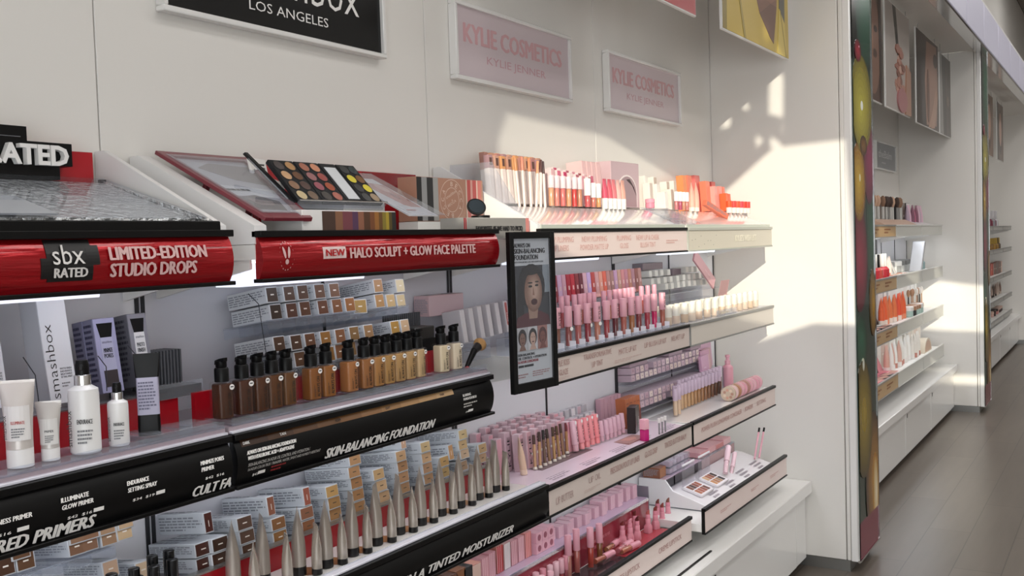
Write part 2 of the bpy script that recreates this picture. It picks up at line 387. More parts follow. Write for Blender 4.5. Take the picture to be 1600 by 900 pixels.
# backing boards with slotted uprights behind the lower shelves
def backing(y0, y1, k, label, color='#dcdce0'):
    t = thing('back_board', label, 'board', (0, y0, .4), group='boards behind the shelves')
    obj('board', MB().box(.001, .055, 0, y1-y0, 0.002, 1.08, mat(color, .5)), t)
    for j in range(2*k+1):
        y = min(max((y1-y0)*j/(2*k), .006), y1-y0-.006)
        obj('slotted_upright', MB().box(.056, .0585, y-.004, y+.004, .01, 1.07, mat('#232326', .6)), t)
backing(.157, 1.25, 1, 'grey backing board behind the primer shelf')
backing(1.252, 2.286, 1, 'grey backing board behind the foundation bottles', '#cfcfd6')
backing(2.288, 3.334, 1, 'pale backing board behind the lip gloss shelves')
backing(3.336, 4.38, 1, 'pale backing board behind the cream coloured products')
backing(4.96, 9.0, 4, 'pale backing board in the middle bay')
backing(9.44, 14.58, 5, 'pale backing board in the far bay')
# ================================================================== shelves
LBAR = mat('#e6ecfb', .3, emit=.9, name='light_bar')
LED = mat('#f4f8ff', .4, emit=STRIP_E, name='led_strip')
def shelf(label, y0, y1, z_top, z_bot, xf, deck_z, kind, texts, group='display shelves', strip=None, rail=BLACK, led=True, deck_m=None, brk=True):
    """y0..y1 along the aisle, xf depth of the price strip, deck_z height of the deck"""
    t = thing('display_shelf', label, 'shelf', (0, y0, deck_z), group=group); L = y1-y0
    zt, zb = z_top-deck_z, z_bot-deck_z
    obj('deck', MB().box(.06, xf-.012, 0.001, L-.001, -.028, 0, deck_m or WHITE), t)
    for e in ((0, 1) if brk else ()):
        y = .004 if e == 0 else L-.010
        obj('bracket', MB().prism([(.06, -.028), (xf-.03, -.028), (xf-.03, -.045), (.06, -.1)], 1, y, y+.006, WHITE), t)
    if led and z_top > 1.5 and y0 < 4.5: obj('light_bar', MB().prism([(xf-.13, -.0285), (xf-.05, -.0285), (xf-.07, zb-.011), (xf-.13, zb-.011)], 1, .01, L*(.82 if y0 == 0 else .46), LBAR), t)
    if led: obj('led_strip', MB().box(xf-.075, xf-.04, .02, L-.02, -.034, -.0285, LED), t)
    if kind == 'flat':
        st = obj('price_strip', MB().box(xf-.01, xf, .004, L-.004, zb+.004, zt-.01, strip, .001), t); xs = xf
        obj('rail', MB().box(xf-.012, xf+.004, 0.002, L-.002, zt-.011, zt, rail, .001).box(xf-.012, xf+.003, 0.002, L-.002, zb-.002, zb+.004, rail, .001).box(xf-.011, xf+.001, .0005, .004, zb, zt-.01, rail), t)
        X = lambda z: xf
    else:   # bowed printed strip
        n = 8; H = zt-.012-(zb+.004); pr = []
        bow = .012
        for k in range(n+1):
            u = k/n; pr.append((xf-.006+bow*math.sin(math.pi*u)**.8, zb+.004+H*u))
        pts = pr + [(xf-.014, zt-.012), (xf-.014, zb+.004)]
        st = obj('price_strip', MB().prism(pts, 1, .003, L-.003, strip), t)
        if z_top < 1.5: obj('lip_edge', MB().box(xf-.024, xf-.003, .002, L-.002, zt+.0003, zt+.0052, mat('#d9d8e2', .15, coat=.5), .001), t)
        obj('rail', MB().box(xf-.018, xf+.006, 0, L, zt-.012, zt, rail, .001).box(xf-.018, xf+.006, 0, L, zb-.003, zb+.004, rail, .001), t)
        X = lambda z: xf-.006+bow*math.sin(math.pi*min(max((z-zb-.004)/H, 0), 1))**.8
    if texts:
        for s, ya, za, w, h, c, bold, slant in texts:
            # lettering hugs the strip, its upper and lower edges on the bow
            lm = MB()
            z0, z1 = za-deck_z, za-deck_z+h
            p0 = Vector((X(z0)+.0008, ya-y0, z0)); p1 = Vector((X(z1)+.0008, ya-y0, z1)); mid = Vector((X((z0+z1)/2)+.0008, 0, 0))
            off = max(0, mid.x-(p0.x+p1.x)/2); p0.x += off; p1.x += off
            if s == '~': scribble(lm, p0, (0,1,0), p1-p0, w, h, 2, mat(c, .5), seed=int(ya*100))
            elif s == '%':     # small rabbit emblem in a ring of tiny letters
                wmt = mat(c, .4); P = lambda u, v: (X(z0+v)+.0012, p0.y+u, z0+v)
                for sg in (-1, 1): lm.add([P(.02+sg*(.006+.0032*math.cos(q)+.002*math.sin(q)), .034+.011*math.sin(q)) for q in [2*math.pi*k/14*(-sg) for k in range(14)]][::-1 if sg > 0 else -1], [tuple(range(14))], wmt)
                lm.add([P(.02+.0045*math.cos(q), .0165+.005*math.sin(q)) for q in [2*math.pi*k/14 for k in range(14)]], [tuple(range(14))], wmt)
                for k in range(18):
                    q = 2*math.pi*k/18
                    if abs(math.cos(q)) < .95: lm.add([P(.02+.0185*math.cos(q+dq), .0275+r_*math.sin(q+dq)) for dq, r_ in ((0, .0255), (.12, .0255), (.12, .0275), (0, .0275))], [(0,1,2,3)], wmt)
            elif s[0] == '#':
                n = 6
                for k in range(n):
                    za_, zb_ = z0+h*k/n, z0+h*(k+1)/n; e = .0006 if s != '#tab' else .0012
                    lm.add([(X(za_)+e, p0.y, za_), (X(za_)+e, p0.y+w, za_), (X(zb_)+e, p0.y+w, zb_), (X(zb_)+e, p0.y, zb_), (X(za_)-.002, p0.y, za_), (X(za_)-.002, p0.y+w, za_), (X(zb_)-.002, p0.y+w, zb_), (X(zb_)-.002, p0.y, zb_)], [(0,1,2,3), (0,4,5,1), (3,2,6,7), (0,3,7,4), (1,5,6,2)], mat(c, .4))
            else: text_into(lm, s.lstrip('@'), p0+Vector((.0016 if kind != 'flat' else 0, 0, 0)), (0,1,0), p1-p0, w, h, mat(c, .5), bold, 0, slant)
            obj('colour_patch' if s[0] == '#' else 'lettering', lm, st)
    return t
def row(px, txt=None): pass
BT = '#f3f1ee'
S1, S2, S3, S4 = 1.545, 1.216, .883, .47
shelf('top left shelf with red foil limited edition strip', .0, 1.222, 1.572, 1.478, .355, S1, 'bow',
      [('#tab', .865, 1.497, .075, .062, '#141314', 0, 0), ('#tab', .855, 1.502, .02, .03, '#141314', 0, 0), ('#tab', .93, 1.52, .022, .03, '#141314', 0, 0), ('@sbx', .873, 1.522, .052, .03, '#dedbd8', .0, .0), ('@*RATED', .874, 1.503, .056, .014, '#dedbd8', .02, 0),
       ('*LIMITED-EDITION', .968, 1.526, .19, .021, '#dcb6b4', .028, 0), ('*STUDIO DROPS', .968, 1.5, .168, .021, '#dcb6b4', .028, 0)], strip=REDFOIL)
shelf('top shelf with red foil strip for the face palette', 1.285, 2.085, 1.57, 1.478, .355, S1, 'bow',
      [('%', 1.328, 1.495, .04, .055, '#d9b4b2', 0, 0), ('#tag', 1.447, 1.514, .066, .023, '#e6cfcc', 0, 0), ('@*NEW', 1.452, 1.519, .055, .013, '#b3141e', .03, 0),
       ('*HALO SCULPT + GLOW FACE PALETTE', 1.522, 1.513, .45, .021, '#dcb6b4', .028, 0)], strip=REDFOIL)
PT = '#ddb3ad'
shelf('top pink shelf with new plumping lip liner strip', 2.292, 3.33, 1.57, 1.485, .355, S1, 'flat',
      [('NEW! PLUMPING', 2.33, 1.531, .15, .016, PT, .006, 0), ('LIP LINERS', 2.36, 1.507, .09, .016, PT, .006, 0), ('NEW! PLUMPING', 2.53, 1.531, .16, .016, PT, .006, 0), ('POWDER MATTE LIP', 2.52, 1.507, .18, .016, PT, .006, 0),
       ('PLUMPING', 2.76, 1.531, .1, .016, PT, .006, 0), ('GLOSS', 2.78, 1.507, .06, .016, PT, .006, 0), ('NEW! LIP & CHEEK', 2.9, 1.531, .18, .016, PT, .006, 0), ('BLUSH TINT', 2.93, 1.507, .12, .016, PT, .006, 0), ('~', 3.14, 1.515, .12, .015, PT, 0, 0)], strip=PINKSTRIP)
tx = [("*KYLIE'S WISH LIST", 3.83, 1.513, .26, .026, '#fbf6e6', .012, 0)]
rd = random.Random(3)
for k in range(9): tx.append(('#dot', 3.37+.03*k+.01*rd.random(), 1.495+.05*rd.random(), .006, .003, '#a9a59a', 0, 0))
shelf('top beige wish list shelf beside the partition', 3.338, 4.31, 1.57, 1.485, .355, S1, 'flat', tx, strip=mat('#d9d2c2', .4), rail=mat('#b9bab0', .4))
shelf('black primer shelf at the left edge', .0, 1.228, 1.204, 1.106, .322, S2, 'bow',
      [('*CORRECT', .745, 1.165, .04, .007, BT, .02, .15), ('*ANTI-REDNESS PRIMER', .745, 1.155, .095, .007, BT, .02, .15), ('$42  $16', .757, 1.137, .05, .005, BT, .02, .2), ('#t', .818, 1.137, .018, .006, BT, 0, 0),
       ('*ILLUMINATE', .887, 1.163, .047, .007, BT, .02, .15), ('*GLOW PRIMER', .887, 1.152, .054, .007, BT, .02, .15), ('$42  $16', .896, 1.135, .042, .005, BT, .02, .2), ('#t', .943, 1.135, .018, .006, BT, 0, 0),
       ('*ENDURANCE', 1.003, 1.163, .042, .007, BT, .02, .15), ('*SETTING SPRAY', 1.003, 1.152, .056, .007, BT, .02, .15), ('$34  $19', 1.012, 1.135, .042, .005, BT, .02, .2), ('#t', 1.06, 1.135, .017, .006, BT, 0, 0),
       ('*MINIMIZE PORES', 1.152, 1.165, .052, .007, BT, .02, .15), ('*PRIMER', 1.152, 1.154, .028, .007, BT, .02, .15), ('$42  $16', 1.16, 1.138, .042, .005, BT, .02, .2),
       ('*RED PRIMERS', .785, 1.112, .16, .022, BT, .024, .12), ('*CULT FA', 1.135, 1.112, .088, .02, BT, .024, .12)], strip=BLACK, deck_m=mat('#a09299', .2, coat=.3))
tx = []
cs = ['#3a2212', '#4a2d18', '#5c3c22', '#6e4a2b', '#7f5733', '#90663f', '#a0764b', '#b08658', '#bd9466', '#c8a276']
for k in range(10): tx.append(('#grad', 1.25+.0665*k, 1.178, .067, .013, cs[k], 0, 0))
for s, y in (('DARK', 1.253), ('TAN', 1.345), ('MEDIUM', 1.5), ('LIGHT', 1.66), ('FAIR', 1.86)): tx.append((s, y, 1.1815, .016, .0055, BT if y < 1.4 else '#2a1a10', .02, .1))
tx += [('*ALWAYS ON SKIN-BALANCING FOUNDATION', 1.256, 1.163, .125, .007, BT, .02, .2), ('*WITH HYALURONIC ACID + ADAPTOGENS', 1.256, 1.153, .118, .007, BT, .02, .2),
       ('SKIN-BALANCING 24-HOUR OIL CONTROL AND HYDRATION /', 1.257, 1.141, .16, .006, '#c9c6c2', 0, .2), ('16-HOUR COLOR-TRUE / TRANSFER, WATER, SWEAT AND HUMIDITY-RESISTANT', 1.257, 1.132, .19, .006, '#c9c6c2', 0, .2),
       ('$43', 1.27, 1.12, .014, .006, BT, .01, .2), ('#t', 1.287, 1.1205, .017, .006, BT, 0, 0), ('~', 1.318, 1.118, .045, .014, '#8a2a2c', 0, 0),
       ('*SKIN-BALANCING FOUNDATION', 1.465, 1.113, .365, .022, BT, .024, .12), ('BLURRING', 1.945, 1.167, .034, .006, BT, .02, .1), ('FOUNDATION BRUSH', 1.945, 1.158, .055, .006, BT, .02, .1), ('~', 1.947, 1.139, .06, .013, '#bdbab6', 0, 0), ('$40', 1.957, 1.126, .012, .005, BT, .01, .1), ('#t', 1.971, 1.1262, .02, .006, BT, 0, 0)]
shelf('black shelf with the foundation bottles and shade scale strip', 1.232, 2.085, 1.204, 1.106, .324, S2, 'bow', tx, strip=BLACK, deck_m=mat('#a09299', .2, coat=.3))
shelf('pink shelf of lip glosses below the top pink shelf', 2.292, 3.33, 1.225, 1.143, .355, 1.222, 'flat',
      [('SUPPLE KISS', 2.335, 1.189, .1, .016, '#bd9a94', .006, 0), ('LIP GLAZE', 2.35, 1.163, .075, .016, '#bd9a94', .006, 0), ('TRANSFORMATIVE', 2.52, 1.189, .18, .016, '#bd9a94', .006, 0), ('LIP TINT', 2.57, 1.163, .07, .016, '#bd9a94', .006, 0),
       ('MATTE LIP KIT', 2.75, 1.18, .13, .017, '#bd9a94', .006, 0), ('LIP BLUSH LIP KIT', 2.94, 1.18, .18, .017, '#bd9a94', .006, 0), ('VELVET LIP', 3.16, 1.18, .12, .017, '#bd9a94', .006, 0), ('~', 2.72, 1.155, .2, .012, '#d5bcb6', 0, 0), ('~', 2.36, 1.15, .08, .008, '#d5bcb6', 0, 0)], strip=mat('#dccdc6', .4))
shelf('beige shelf of cream domed cases beside the partition', 3.338, 4.31, 1.225, 1.143, .355, 1.222, 'flat', [], strip=mat('#ded6cc', .35), rail=mat('#8d8c88', .35))
shelf('pink shelf with pencils and small cartons', 2.292, 3.33, .87, .787, .355, .855, 'flat',
      [('LIP BUTTER', 2.335, .812, .1, .02, '#b9a09b', .006, 0), ('LIP OIL', 2.53, .828, .075, .018, '#b9a09b', .006, 0), ('PRECISION POUT LIP LINER', 2.67, .824, .21, .019, '#b9958f', .006, 0), ('GLOSS DRIP', 2.92, .824, .1, .019, '#b9958f', .006, 0), ('TINTED BUTTER BALM', 3.08, .824, .19, .019, '#b9958f', .006, 0), ('~', 2.5, .805, .12, .01, '#cfbab4', 0, 0)], strip=mat('#d8cac3', .4))
shelf('pink shelf of concealers and compacts beside the partition', 3.338, 4.31, .87, .782, .355, .858, 'flat',
      [('POWER PLUSH LONGWEAR CONCEALER', 3.42, .818, .44, .018, '#c49a94', .006, 0), ('POWDER', 3.9, .818, .1, .018, '#c49a94', .006, 0), ('SETTING', 4.05, .818, .12, .018, '#c49a94', .006, 0)], strip=mat('#e8d6d0', .4))
shelf('black tinted moisturizer shelf with silver tubes', 1.0, 2.24, .895, .805, .385, S3, 'bow', [('*COVERAGE IN A TINTED MOISTURIZER', 1.43, .815, .63, .022, BT, .024, .12)], strip=BLACK)
shelf('lower left shelf with small cartons below the primers', .05, .998, .895, .805, .385, S3, 'bow', [], strip=BLACK)
shelf('lowest pink shelf with lipstick testers', 2.292, 3.33, .53, .44, .345, S4, 'flat',
      [('LIPSTICK', 2.4, .47, .15, .018, '#ba908a', .006, 0), ('MATTE LIPSTICK', 2.68, .475, .2, .018, '#ba908a', .006, 0), ('CREME LIPSTICK', 3.03, .475, .2, .018, '#ba908a', .006, 0)], strip=mat('#e6d5cf', .4), led=False, brk=False)
shelf('lowest pink shelf with eye palettes beside the partition', 3.338, 4.34, .558, .465, .39, .5, 'flat',
      [('~', 3.5, .5, .12, .014, '#d8b3ae', 0, 0), ('~', 3.85, .5, .1, .014, '#d8b3ae', 0, 0), ('~', 4.1, .5, .12, .014, '#d8b3ae', 0, 0)], strip=mat('#ecdad5', .4), led=False, brk=False)
shelf('lowest black shelf at the bottom of the black display', .6, 2.24, .56, .47, .385, .5, 'bow', [], strip=BLACK, led=False, brk=False)
# ================================================================== product builders (front faces the aisle, +X)
KRAFTGREY = mat('#c9ccd2', .38)
def carton_parts(d, w, h, body, front, seed=0, mark=True, side='#8d9098', text=None, inset=.0022, markc='#efe6dc', hero=True, vmark=False):
    """a folding carton lying or standing: body, printed front, side print"""
    def body_m(): return MB().box(-d/2, d/2, -w/2, w/2, 0, h, mat(body, .38), .0008).mesh('box')
    def front_m():
        b = MB().box(d/2-.0005, d/2+.0005, -w/2+inset, w/2-inset, inset, h-inset, mat(front, .4))
        if mark:
            if vmark: b.box(d/2, d/2+.0008, -w*.03, w*.03, h*.3, h*.6, mat(markc, .5))
            else: b.box(d/2, d/2+.0008, -w*.14, w*.14, h*.46, h*.54, mat(markc, .5))
        if text: text_into(b, text, (d/2+.0006, w*.30, h*.12), (0,0,1), (0,-1,0), h*.76, w*.42, mat('#2c2629', .5), .015)
        return b.mesh('front_panel')
    def side_m():
        b = MB(); mt = mat(side, .5)
        if hero:
            if d >= h: scribble(b, (-d/2+.004, -w/2-.0003, h*.14), (1,0,0), (0,0,1), d-.008, h*.72, 5, mt, seed)
            else: scribble(b, (-d/2+.003, -w/2-.0003, h*.1), (1,0,0), (0,0,1), d-.006, h*.75, 9, mt, seed)
            scribble(b, (-d/2+.004, -w/2+.003, h+.0003), (1,0,0), (0,1,0), d-.008, w-.006, 2, mt, seed+9, .5)
        return b.mesh('side_print')
    k = (d, w, h, body, front, mark, text, markc, hero, vmark)
    out = [('box', cached(('cb',)+k[:4], body_m)), ('front_panel', cached(('cf',)+k, front_m))]
    if hero: out.append(('side_print', cached(('cs', d, w, h, side, seed % 3), side_m)))
    return out
GLASSY = acrylic('#fcfbfa', .99, 'clear_glass', .02)
def bottle_parts(col):
    def liq():
        b = MB(); rr = []
        for z, k in ((.006, .9), (.008, 1), (.066, 1), (.069, .96), (.0705, .8)): rr.append(rring(.030*k, .030*k, .006*k, z))
        return b.loft(rr, mat(col, .35, spec=.3)).mesh('liquid')
    def gls():
        b = MB(); b.loft([rring(.036, .036, .006, 0), rring(.037, .037, .007, .002), rring(.037, .037, .007, .071), rring(.034, .034, .008, .0735), rring(.022, .022, .0108, .076)], GLASSY)
        return b.mesh('glass_bottle')
    def pump():
        b = MB(); b.lathe([(.0005, .074), (.0132, .074), (.0132, .097), (.0115, .1)], BLACK, 20); b.lathe([(.0092, .1), (.0104, .102), (.0104, .112), (.006, .1145)], BLACK, 16)
        b.loft([[(x, y, z) for x, y, z in r] for r in ([(-.0105,-.0075,.105),(-.0105,.0075,.105),(-.009,.0075,.113),(-.009,-.0075,.113)], [(.004,-.0075,.108),(.004,.0075,.108),(.004,.0075,.117),(.004,-.0075,.117)], [(.0145,-.004,.113),(.0145,.004,.113),(.0145,.004,.119),(.0145,-.004,.119)])], BLACK)
        return b.mesh('pump')
    def dot(): return MB().tube((.0186, .0085, .064), (.0191, .0085, .064), .0052, .0052, mat('#f2efec', .4), 16).box(.0191, .0193, .0055, .0115, .0635, .0655, INK).mesh('shade_sticker')
    def ltr():
        b = MB(); text_into(b, 'ALWAYS ON', (.0187, .0065, .012), (0,0,1), (0,-1,0), .042, .0075, mat('#231a15', .4), .03)
        scribble(b, (.0187, -.004, .012), (0,0,1), (0,-1,0), .03, .005, 2, mat('#3a2d25', .4), 4); return b.mesh('lettering')
    return [('glass_bottle', cached('fb_g', gls), [('lettering', cached('fb_t', ltr)), ('shade_sticker', cached('fb_d', dot))]), ('liquid', cached(('fb_l', col), liq)), ('pump', cached('fb_p', pump))]
def squeeze_parts(hgt, r, body, cap, caph, wide=None, name='', rough=.3, metal=.85, label=None):
    """a tube standing on its cap: round below, pressed flat along local y at the crimp"""
    wide = wide or r*1.45
    def tub():
        b = MB(); n = 20; rings = []
        for u in (0, .2, .4, .55, .68, .79, .88, .94, .97, 1.0):
            z = caph+u*(hgt-caph); k = max(0, (u-.3)/.7); k = min(1, k); e = k**1.7
            a, t = r+(wide-r)*k, max(r*(1-e), .0007) if u < .96 else .0007
            rings.append([(t*math.cos(2*math.pi*i/n), a*math.sin(2*math.pi*i/n), z) for i in range(n)])
        b.loft(rings, mat(body, rough, metal))
        for j in range(3): b.box(-.0011, .0011, -wide*.98, wide*.98, hgt-.010+.003*j, hgt-.009+.003*j, mat(body, rough, metal))
        return b.mesh('tube')
    def cp(): return MB().lathe([(r*.9, 0), (r*1.0, .001), (r*1.0, caph-.001), (r*.93, caph)], mat(cap, .3), 20).mesh('cap')
    out = [('tube', cached(('sqt', hgt, r, body, caph, wide, rough, metal), tub)), ('cap', cached(('sqc', r, cap, caph), cp))]
    if label: out.append(('label', label))
    return out
# ------------------------------------------------------------------ foundation bottles
tray = MB()
tray.box(.235, .312, 1.245, 2.08, S2, S2+.004, CLEAR, .001).box(.308, .3115, 1.245, 2.08, S2, S2+.014, CLEAR)
for k in range(14): tray.box(.236, .308, 1.2465+.0605*k-.001, 1.2465+.0605*k+.001, S2+.004, S2+.011, CLEAR)
tag(obj('tester_tray', tray), 'clear acrylic tester tray running under the foundation bottles', 'tray')
cols = ['#46230f', '#482410', '#4f2a10', '#5a3312', '#66401c', '#8a5526', '#945e2a', '#ab7040', '#9a6538', '#ae7c45', '#b1874f', '#b68f5c', '#bd9866', '#c6a87d', '#dccbab', '#dfd0b8']
tone = ['darkest brown', 'very dark brown', 'deep brown', 'dark chestnut', 'chestnut brown', 'warm brown', 'caramel brown', 'amber tan', 'copper tan', 'golden tan', 'honey beige', 'sand beige', 'light tan', 'pale tan', 'ivory', 'pale ivory']
bp = [(349.5,659.7),(380.6,654.3),(404.8,649.6),(427.3,645.7),(449,640.3),(488,630.2),(511.3,624.7),(546.2,616.4),(570.6,611.4),(587.5,607.1),(604.4,603),(621.2,598.7),(637.3,594.5),(653.3,592.8),(690.4,584.4),(710.7,582.7)]
for i, (p, c) in enumerate(zip(bp, cols)):
    q = at(*p, 0, .27)
    spawn('foundation_bottle', '%s foundation pump bottle, %s from the left on the black shelf' % (tone[i], nth(i)), 'bottle', 'foundation bottles', (q.x, q.y, S2+.0045), (0, 0, random.uniform(-.25, .1)), bottle_parts(c))
# brush beside the pale bottles
t = thing('makeup_brush', 'angled black makeup brush with tan bristles beside the palest bottles', 'brush')
q0, q1, q2, q3 = at(729, 574, 0, .25), at(741, 548, 0, .245), at(747, 541, 0, .243), at(757, 531, 0, .24)
obj('handle', MB().tube(q0, q1, .0055, .009, BLACK, 14), t)
d = (q3-q2).normalized(); qm = d.to_track_quat('Z', 'Y').to_matrix().to_4x4(); qm.translation = q1
obj('ferrule', MB().tube(q1, q2, .009, .0125, mat('#2a2627', .3, .3), 14), t)
qm.translation = q2
obj('bristles', MB().lathe([(.012, -.002), (.0165, .006), (.018, .012), (.016, .017), (.009, .0205), (.001, .0215)], mat('#b98d5a', .85, bump=(60, .6, (1,1,.2))), 20, xf=qm), t)
obj('base_tag', MB().tube(q0+Vector((.004, -.002, -.006)), q0, .007, .0062, RED, 12), t)
# ------------------------------------------------------------------ foundation cartons in their sloping rails
TILT = math.radians(9)
def tilted(px, py, X, d, h):
    q = at(px, py, 0, X); ax = Vector((math.cos(TILT), 0, math.sin(TILT))); up = Vector((-math.sin(TILT), 0, math.cos(TILT)))
    return q-ax*(d/2)-up*(h/2)
fb = [('upper rail, upper layer', .2, [(425,460.4,'#4a3a30'),(451.9,458.6,'#5a4236'),(473.2,456.5,'#5c4234'),(499.6,455,'#6d4f3d'),(522.5,453.4,'#72533f'),(591,446.4,'#a98560'),(625.2,446.4,'#d6c9a8')]),
      ('upper rail, lower layer', .2, [(431.2,487.2,'#3c2f26'),(456,484.9,'#58392b'),(476.8,482.2,'#5f3e2b'),(504.6,479.9,'#6a4431'),(526.7,478,'#805436'),(547,475.7,'#96653c'),(571.5,476.8,'#a98a52'),(593.3,470,'#b28a5c'),(610.7,469.8,'#c9ad7e'),(626.7,469.8,'#d3bf98')]),
      ('lower rail, upper layer', .22, [(436.6,537.4,'#4f3524'),(463,535,'#4d3323'),(484.8,532,'#664129'),(509,528.9,'#96682f'),(531.9,525,'#835637'),(553.7,521,'#86663f'),(576.2,518,'#a07b55'),(617.4,511.8,'#b48a44'),(633,509.4,'#d0b08c')]),
      ('lower rail, lower layer', .22, [(469,561,'#5c3d27'),(515,553,'#8a6233'),(532,549,'#84593a'),(549,545,'#8b6a45')])]
BX = (.115, .033, .033)
for nm, X, lst in fb:
    for i, (x, y, c) in enumerate(lst):
        loc = tilted(x, y, X, BX[0], BX[2]); rz = -.5 if (x, y) == (571.5, 476.8) else 0
        if rz: loc = loc+Vector((.012, .0, -.001))
        spawn('foundation_carton', 'silver grey foundation carton with a brown end, %s in the %s' % (nth(i), nm), 'carton', 'foundation cartons', loc, (0, -TILT, rz), carton_parts(*BX, '#d3d6da', c, i))
def rail(label, y0, y1, X, d, z0, n, wall=.02, group='acrylic rails'):
    """sloping acrylic rail with dividers; its own frame follows the slope"""
    t = thing('acrylic_rail', label, 'rail', (X, y0, z0), (0, -TILT, 0), group); L = y1-y0
    obj('tray_floor', MB().box(-d, .004, 0, L, -.004, -.001, CLEAR2), t)
    for k in range(n+1):
        y = L*k/n; obj('divider', MB().prism([(-d, -.004), (.003, -.004), (.003, -.016), (-.02, -.004-wall), (-d, -.004-wall)], 1, y-.0008, y+.0008, CLEAR), t)
    obj('front_lip', MB().box(.004, .0065, 0, L, -.02, -.0005, CLEAR), t); return t
q = tilted(431, 487.2, .2, 0, .033)
rail('upper sloping acrylic rail carrying the foundation cartons', 1.44, 1.905, .2, .125, q.z+.001, 11)
q = tilted(469, 561, .22, 0, .033)
rail('lower sloping acrylic rail carrying the foundation cartons', 1.43, 1.9, .22, .14, q.z+.001, 11)
# red riser strip and black pusher track behind bottles
tag(obj('riser_strip', MB().box(.195, .205, 1.25, 2.08, S2, S2+.055, mat('#a30d1c', .3, coat=.3))), 'dark red riser strip standing behind the foundation bottles', 'riser')
t = thing('pusher_track', 'black pusher track with ribbed back behind the pale bottles', 'track', (.1, 1.93, S2))
obj('track', MB().box(0, .1, 0, .16, .055, .075, BLACK_M).box(.098, .104, 0, .15, .055, .085, BLACK), t)
rb = MB()
for k in range(18): rb.box(0, .006, .003+.0085*k, .007+.0085*k, .075, .145, mat('#54565a', .4))
obj('ribbed_back', rb, t)
obj('tray_box', MB().box(.035, .09, .02, .1, .076, .115, mat('#2c2a28', .3), .002), t)
# cartons of liners at the right end: tall grey cartons, two with coral windows
for i in range(8):
    x = 714+13.5*i; q = at(x, 512-3.2*i, 0, .16)
    cor = i in (5, 6)
    b = MB().box(-.03, .03, -.0105, .0105, 0, .09, mat('#c7c2c6', .35), .001)
    t = thing('liner_carton', ('grey carton with a %s rounded window, right of the grey row' % ('pale coral' if i == 5 else 'deep coral')) if cor else 'plain grey upright carton, %s in the row above the brush' % nth(i), 'carton', (q.x, q.y, q.z-.045), (0, -.14, .0), 'grey upright cartons')
    obj('box', b, t)
    fr = MB().box(.03, .0306, -.009, .009, .002, .088, mat('#ddd8da', .4))
    if cor:
        pts = [(.0055*math.cos(a), .025+.0055*math.sin(a)) for a in [math.pi+math.pi*k/8 for k in range(9)]]+[(.0055*math.cos(a), .08+.0055*math.sin(a)) for a in [math.pi*k/8 for k in range(9)]]
        fr.prism(pts, 0, .0304, .0312, mat('#b8605c' if i == 5 else '#b04040', .35)); scribble(fr, (.0313, .002, .03), (0,0,1), (0,-1,0), .045, .005, 1, PAPER, i)
    obj('front_panel', fr, t)
tag(obj('carton_shelf', MB().box(.08, .2, 1.93, 2.27, 1.252, 1.258, CLEAR2, .001).box(.196, .2, 1.93, 2.27, 1.222, 1.27, CLEAR2)), 'acrylic step holding the grey upright cartons', 'step')
spawn('stacked_carton', 'flat pink carton lying at the back behind the grey upright cartons', 'carton', None, (.09, 2.19, 1.345), (0,0,0), carton_parts(.05, .16, .055, '#cfb0b4', '#cdb3b8', 1, False))
# ------------------------------------------------------------------ primer shelf
tr = MB().box(.20, .312, .62, 1.225, S2, S2+.004, CLEAR, .001).box(.308, .3115, .62, 1.225, S2, S2+.012, CLEAR)
tag(obj('tester_tray', tr), 'clear acrylic tester tray under the white primer tubes and bottles', 'tray')
def flat_label(w, h, z, r, brand, head, c='#b8403c', band=None):
    b = MB(); n = 9
    # curved paper label following the front half of a round body
    pts = [(r*math.cos(a), r*math.sin(a)) for a in [math.radians(-62+124*k/(n-1)) for k in range(n)]]
    if band:
        for (x0, y0), (x1, y1) in zip(pts, pts[1:]): b.add([(x0*1.02, y0*1.02, z), (x1*1.02, y1*1.02, z), (x1*1.02, y1*1.02, z+h), (x0*1.02, y0*1.02, z+h)], [(0,1,2,3)], mat(band, .4))
    x = r*1.04
    if brand: text_into(b, brand, (x*.98, -w*.34, z+h*.05), (0,0,1), (0,-1,0), h*.7, w*.16, INK, .0)
    text_into(b, head, (x, -w*.18, z+h*.48), (0,1,0), (0,0,1), w*.5, h*.09, mat(c, .5), .02)
    scribble(b, (x, -w*.18, z+h*.08), (0,1,0), (0,0,1), w*.5, h*.3, 4, mat('#77787c', .5), 2); return b.mesh('label')
F45 = math.radians(-42)
q = at(33, 733, 0, .28)
spawn('primer_tube', 'large white and clear squeeze tube with red lettering at far left', 'tube', None, (q.x, q.y, S2+.0045), (0,0,F45), squeeze_parts(.131, .019, '#d9d2cd', '#efedec', .029, .0255, rough=.3, metal=.25, label=flat_label(.038, .052, .042, .0195, 'smashbox', 'ILLUMINATE', band='#efeceb')))
q = at(80, 722, 0, .28)
spawn('primer_tube', 'small white squeeze tube between the large tube and the large bottle', 'tube', None, (q.x, q.y, S2+.0045), (0,0,F45), squeeze_parts(.092, .0135, '#cfcac6', '#efedec', .02, .019, rough=.3, metal=.3, label=flat_label(.026, .04, .026, .0142, None, 'PRIMER', '#55565a', band='#e6e4e2')))
